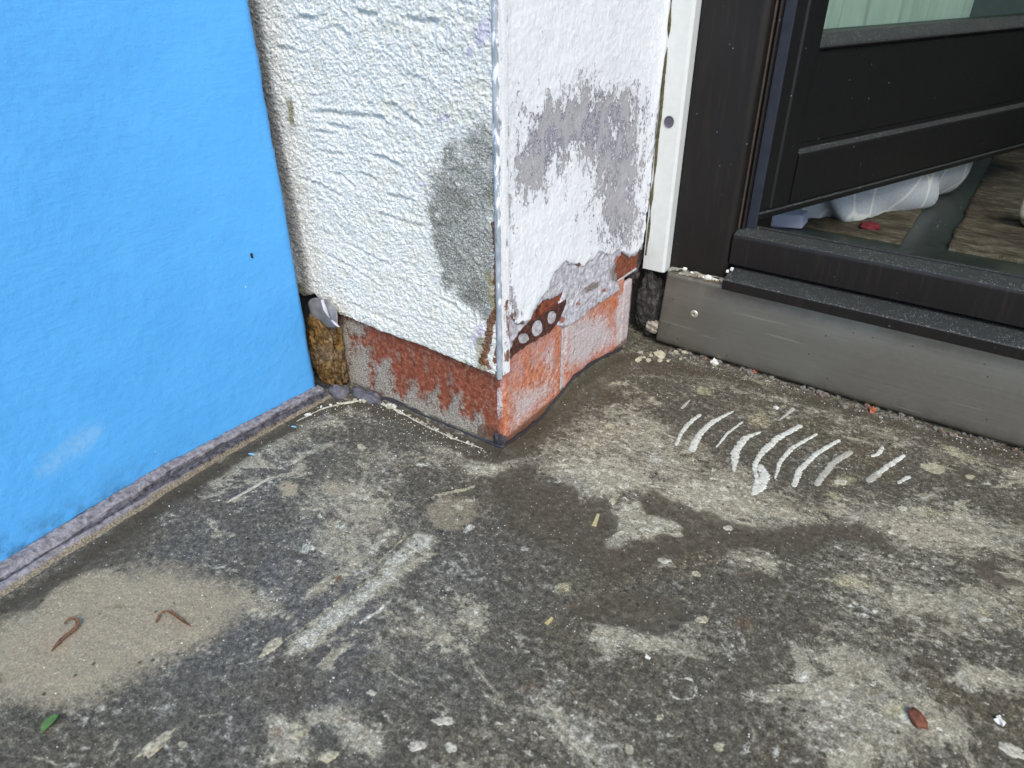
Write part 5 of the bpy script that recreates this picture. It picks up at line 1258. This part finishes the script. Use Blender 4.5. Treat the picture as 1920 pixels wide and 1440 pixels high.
def splash(cx, cy, rx, ry, ang, seed, mat, h=0.0005):
    """thin uneven dab lying on the floor"""
    c = onz(cx, cy); r2 = onz(cx + rx * math.cos(math.radians(ang)), cy + rx * math.sin(math.radians(ang))); r3 = onz(cx - ry * math.sin(math.radians(ang)), cy + ry * math.cos(math.radians(ang)))
    e1, e2 = (r2 - c)[:2], (r3 - c)[:2]; k = 28; V = []; F = []
    t = np.arange(k) * 2 * math.pi / k
    rr = 1 + 0.55 * fbm(np.cos(t) * 2.2 + seed, np.sin(t) * 2.2, seed, 4, 0.6)
    for q, hh in [(1.0, -0.0006), (0.96, 0.5 * h), (0.75, h), (0.35, h * 1.1)]:
        for i in range(k):
            p = c[:2] + q * rr[i] * (math.cos(t[i]) * e1 + math.sin(t[i]) * e2); V.append((p[0], p[1], floor_z(*p) + hh))
    for a in range(3):
        for i in range(k): F.append((a * k + i, a * k + (i + 1) % k, (a + 1) * k + (i + 1) % k, (a + 1) * k + i))
    F.append(tuple(range(3 * k, 4 * k)))
    return link('mortar_splash', raw_mesh('mortar_splash', V, F, mat), floor)


M['splash'] = plain('dried cream mortar', (0.33, 0.30, 0.21), 0.9, 0.7, 350, bump=0.0008)
M['splash_pale'] = plain('pale dried mortar', (0.40, 0.375, 0.30), 0.9, 0.6, 350, bump=0.0008)
for i, (cx, cy, rx, ry, a, mt) in enumerate([(833, 1350, 20, 9, 8, 1), (783, 1397, 21, 9, -5, 1), (844, 1400, 11, 11, 40, 1), (617, 1416, 19, 11, -15, 0), (558, 1375, 17, 11, -8, 0), (295, 1391, 42, 11, -40, 0), (1900, 1406, 26, 12, 25, 1), (696, 1297, 9, 5, 10, 1), (1577, 903, 11, 6, 8, 1), (1693, 952, 8, 5, 15, 1), (511, 1211, 28, 7, -40, 0), (1150, 938, 8, 6, -60, 0), (1247, 1050, 11, 5, 5, 1), (1366, 989, 9, 5, 0, 1), (1317, 1161, 12, 7, 0, 0)]):
    splash(cx, cy, rx, ry, a, i * 3 + 1, M['splash_pale'] if mt else M['splash'])

# leaves, splinters and crumbs
M['brownleaf'] = plain('dry brown leaf', (0.15, 0.072, 0.034), 0.8, 0.75, 520, bump=0.001)
M['leafgreen'] = plain('fresh green leaf', (0.075, 0.15, 0.035), 0.5, 0.3, 300)


def strip_leaf(name, pts, widths, mat, lift, lab, cat):
    Q = [onz(*p, 0.0) for p in pts]; Q = [np.array([q[0], q[1], floor_z(q[0], q[1]) + l]) for q, l in zip(Q, lift)]
    V = []; F = []
    for i, q in enumerate(Q):
        d = Q[min(i + 1, len(Q) - 1)] - Q[max(i - 1, 0)]; nrm = np.array([-d[1], d[0], 0]); nrm /= np.linalg.norm(nrm) + 1e-9
        V += [q + nrm * widths[i], q + np.array([0, 0, -0.0006]), q - nrm * widths[i] + np.array([0, 0, 0.0005])]
    for i in range(len(Q) - 1):
        for k in range(2): F.append((i * 3 + k, i * 3 + k + 1, i * 3 + k + 4, i * 3 + k + 3))
    o = link(name, raw_mesh(name, V, F, mat)); s_ = o.modifiers.new('sub', 'SUBSURF'); s_.render_levels = 2; s_.levels = 1
    s_ = o.modifiers.new('t', 'SOLIDIFY'); s_.thickness = 0.0005; s_.offset = 0
    return tag(o, lab, cat)


strip_leaf('dry_leaf', [(96, 1222), (112, 1204), (130, 1190), (146, 1181), (151, 1172), (142, 1166), (130, 1166), (122, 1173)], [0.0004, 0.0019, 0.0021, 0.0019, 0.0014, 0.0011, 0.0010, 0.0006], M['brownleaf'], [0.001, 0.0016, 0.002, 0.003, 0.005, 0.005, 0.004, 0.002], 'curled reddish brown dry leaf nearest the blue wall on the sandy patch', 'leaf')
strip_leaf('dry_leaf', [(293, 1168), (299, 1157), (312, 1151), (325, 1154), (340, 1164), (358, 1175)], [0.0008, 0.0014, 0.0010, 0.0012, 0.0013, 0.0005], M['brownleaf'], [0.001, 0.003, 0.005, 0.004, 0.002, 0.001], 'hooked thin brown dry stem at the middle of the sandy patch', 'stem')
strip_leaf('green_leaf', [(78, 1374), (86, 1362), (98, 1352), (112, 1344)], [0.0006, 0.0034, 0.0040, 0.0010], M['leafgreen'], [0.001, 0.002, 0.003, 0.003], 'small fresh green leaf on the dark floor at the lower left', 'leaf')
strip_leaf('brown_sprig', [(630, 1092), (633, 1085), (640, 1080)], [0.0005, 0.0011, 0.0008], M['brownleaf'], [0.0008, 0.0015, 0.001], 'tiny curved brown sprig left of the long white scrape', 'sprig')
M['straw'] = plain('pale straw', (0.42, 0.36, 0.18), 0.7, 0.2, 400)
for px, py, a, L, w, lab in [(1030, 1163, -45, 0.008, 0.0016, 'small yellow straw splinter below the dark damp patch'), (1118, 973, -70, 0.017, 0.0022, 'long pale splinter on the dark damp patch')]:
    c0 = onz(px, py); b = MB(); dd = onz(px + math.cos(math.radians(a)), py + math.sin(math.radians(a))) - c0; dd /= np.linalg.norm(dd); nn_ = np.array([-dd[1], dd[0], 0])
    z0 = floor_z(c0[0], c0[1]); V = []
    for s in (-0.5, 0.5):
        for q, hh in ((-1, -0.0004), (-0.9, 0.0010), (0.9, 0.0012), (1, -0.0004)): V.append(c0 + dd * s * L + nn_ * q * w * (1 if s < 0 else 0.6) + np.array([0, 0, z0 + hh]))
    b.add(V, [(0, 1, 2, 3), (7, 6, 5, 4), (0, 4, 5, 1), (1, 5, 6, 2), (2, 6, 7, 3)])
    tag(b.build('wood_splinter', M['straw']), lab, 'splinter')
M['chip'] = plain('brown brick chip', (0.155, 0.055, 0.030), 0.85, 0.35, 300)
c0 = onz(1718, 1350)
o = link('brick_chip', blob_mesh('brick_chip', M['chip'], 0.0075, 0.0042, 0.0034, 0.42, 9, 7, 2.4), None, (c0[0], c0[1], floor_z(c0[0], c0[1]) + 0.002)); o.rotation_euler = (0.1, 0, -0.75)
tag(o, 'dark brown brick chip on the floor at the lower right', 'chip')
M['bluechip'] = plain('blue paint flake', (0.16, 0.42, 0.62), 0.6, 0.2, 300)
for px, py, lab in [(472, 851, 'thin light blue paint flake on the floor beside the black seam'), (551, 800, 'blue grey paint flake near the corner where blue wall and pillar meet')]:
    c0 = onz(px, py); o = link('paint_flake', blob_mesh('paint_flake', M['bluechip'], 0.0032, 0.0011, 0.0006, 0.3, px, 7, 2), None, (c0[0], c0[1], floor_z(c0[0], c0[1]) + 0.0006)); o.rotation_euler = (0, 0.1, 0.5); tag(o, lab, 'paint flake')
c0 = onx(471, 479, XB)
fly = link('black_speck', blob_mesh('black_speck', M['dark'], 0.0008, 0.0012, 0.0026, 0.3, 3, 7, 2), None, (XB + 0.001, c0[1], c0[2])); tag(fly, 'tiny black insect sitting on the blue wall', 'insect')

# pebbles in the gap below the kick plate, filler crumbs along the pillar foot
M['pebble'] = plain('grey pebble', (0.155, 0.142, 0.122), 0.9, 0.4, 200, bump=0.001)
M['pebble_brown'] = plain('brown pebble', (0.17, 0.115, 0.085), 0.9, 0.4, 200, bump=0.001)
M['creamcrumb'] = plain('cream filler crumb', (0.36, 0.335, 0.24), 0.9, 0.35, 300, bump=0.001)
M['whitecrumb'] = plain('white plaster crumb', (0.66, 0.65, 0.60), 0.9, 0.15, 250, bump=0.001)
M['redcrumb'] = plain('brick crumb', (0.34, 0.10, 0.05), 0.9, 0.3, 250, bump=0.001)
M['crust'] = plain('pale filler crust', (0.44, 0.415, 0.33), 0.95, 0.55, 420, bump=0.0012)
variants = {k: [blob_mesh('stone', M[k], 0.0035, 0.0028, 0.0022, 0.55, 200 + 7 * i, 5, 2.3) for i in range(5)] for k in ('pebble', 'pebble_brown', 'creamcrumb', 'whitecrumb', 'redcrumb')}


for _l in variants.values():
    for _m in _l: _m.polygons.foreach_set('use_smooth', np.zeros(len(_m.polygons), bool))


def scatter(name, kind, x, y, sc, lab, cat, grp, dz=0.0):
    o = bpy.data.objects.new(name, random.choice(variants[kind])); col.objects.link(o)
    o.location = (x, y, floor_z(x, y) + 0.0010 * sc + dz); o.rotation_euler = (random.uniform(-0.5, 0.5), random.uniform(-0.5, 0.5), random.uniform(0, 6.28))
    o.scale = (sc * random.uniform(0.8, 1.3), sc * random.uniform(0.7, 1.1), sc * random.uniform(0.7, 1.1))
    return tag(o, lab, cat, grp)


for i in range(120):
    x = 0.055 + 0.42 * (i + RNG.uniform(0, 1)) / 120; y = 0.301 + RNG.uniform(-0.009, 0.016) + 0.004 * math.sin(x * 60)
    scatter('pebble', 'pebble_brown' if RNG.random() < 0.3 else 'pebble', x, y, RNG.uniform(0.45, 1.35) * (1.1 if y > 0.303 else 0.75), 'small dull pebble in the gravel line under the steel plate', 'pebble', 'pebbles under the steel plate')
for px, py, s, k, lab in [(1238, 668, 2.2, 'creamcrumb', 'largest cream filler crumb under the left corner of the steel plate'), (1338, 682, 1.7, 'whitecrumb', 'whitish stone chip wedged under the steel plate right of the cream crumbs'), (1414, 697, 1.3, 'redcrumb', 'red brick crumb half under the steel plate, the left one of two'), (1636, 770, 1.2, 'redcrumb', 'red brick crumb half under the steel plate, the right one of two')]:
    c0 = onz(px, py); scatter('crumb', k, c0[0], c0[1], s, lab, 'crumb', None, 0.001)
for i in range(16):
    c0 = onz(RNG.uniform(1195, 1300), RNG.uniform(660, 678)); scatter('crumb', 'creamcrumb', c0[0], c0[1], RNG.uniform(0.5, 1.2), 'cream filler crumb in the row at the left end of the steel plate', 'crumb', 'cream crumbs by the steel plate')
line = np.array([onz(*p)[:2] for p in [(560, 785), (600, 765), (660, 752), (700, 752), (735, 765), (790, 792), (850, 820), (915, 842)]])
dl = np.r_[0, np.cumsum(np.hypot(*np.diff(line, axis=0).T))]
ribbon('filler_crust', [(556, 790), (600, 768), (640, 756), (675, 752), (710, 756), (740, 768), (790, 795), (850, 822), (905, 841)], [0.0002, 0.002, 0.0004, 0.003, 0.0012, 0.0045, 0.0003, 0.003, 0.005, 0.0008, 0.0045, 0.0008, 0.0022, 0.0002, 0.0016, 0.0006, 0.002, 0.0002, 0.0012, 0.0002], M['crust'], 0.0009, 70)
for i in range(60):
    t = RNG.uniform(0, dl[-1]); x = np.interp(t, dl, line[:, 0]) + RNG.normal(0, 0.0016); y = np.interp(t, dl, line[:, 1]) + RNG.normal(0, 0.0016)
    scatter('crumb', 'creamcrumb' if RNG.random() < 0.75 else 'whitecrumb', x, y, RNG.uniform(0.2, 0.75) * (1.3 if 0.12 < t / dl[-1] < 0.5 else 0.8), 'pale crumb in the row of filler crumbs along the red brick foot', 'crumb', 'filler crumbs along the brick foot')
for px, py, s, k, lab in [(1565, 903, 0.1, 'whitecrumb', ''), (1455, 765, 0.8, 'whitecrumb', 'white chip on the yellow dusty spot below the steel plate'), (1215, 1232, 0.6, 'whitecrumb', 'lone white grain below the ring stain'), (1874, 1350, 0.9, 'whitecrumb', 'white grain at the lower right near the floor streaks')]:
    if s < 0.2: continue
    c0 = onz(px, py); scatter('plaster_chip', k, c0[0], c0[1], s, lab, 'chip', None)

# fine pale grit, too small to count
n = 1900
gx = RNG.uniform(-0.22, 0.55, n); gy = RNG.uniform(-0.50, 0.30, n)
ex = RNG.integers(0, 5, n)
kx = int(n * 0.25)
tl = RNG.uniform(0, dl[-1], kx); gx[:kx] = np.interp(tl, dl, line[:, 0]) + np.abs(RNG.normal(0, 0.02, kx)) * 0.8; gy[:kx] = np.interp(tl, dl, line[:, 1]) - np.abs(RNG.normal(0, 0.018, kx))
kk = int(n * 0.14); gx[kx:kx + kk] = RNG.uniform(0.04, 0.5, kk); gy[kx:kx + kk] = 0.298 - np.abs(RNG.normal(0, 0.012, kk))
V = []; F = []
for i in range(n):
    x, y = gx[i], gy[i]
    if x < 0.011 and y > -0.006: continue
    if x < -0.205: continue
    r = 0.00022 + 0.00055 * RNG.random() ** 3; z = floor_z(x, y); b = len(V)
    V += [(x + r * 1.3 * RNG.uniform(.7, 1.3), y, z), (x, y + r * RNG.uniform(.7, 1.4), z), (x - r * RNG.uniform(.7, 1.5), y, z), (x, y - r, z), (x, y, z + r * 1.1)]
    F += [(b, b + 1, b + 4), (b + 1, b + 2, b + 4), (b + 2, b + 3, b + 4), (b + 3, b, b + 4)]
gr = link('grit', raw_mesh('grit', V, F, M['whitecrumb'], False)); gr['kind'] = 'stuff'; gr['label'] = 'fine pale grit strewn over the concrete floor'
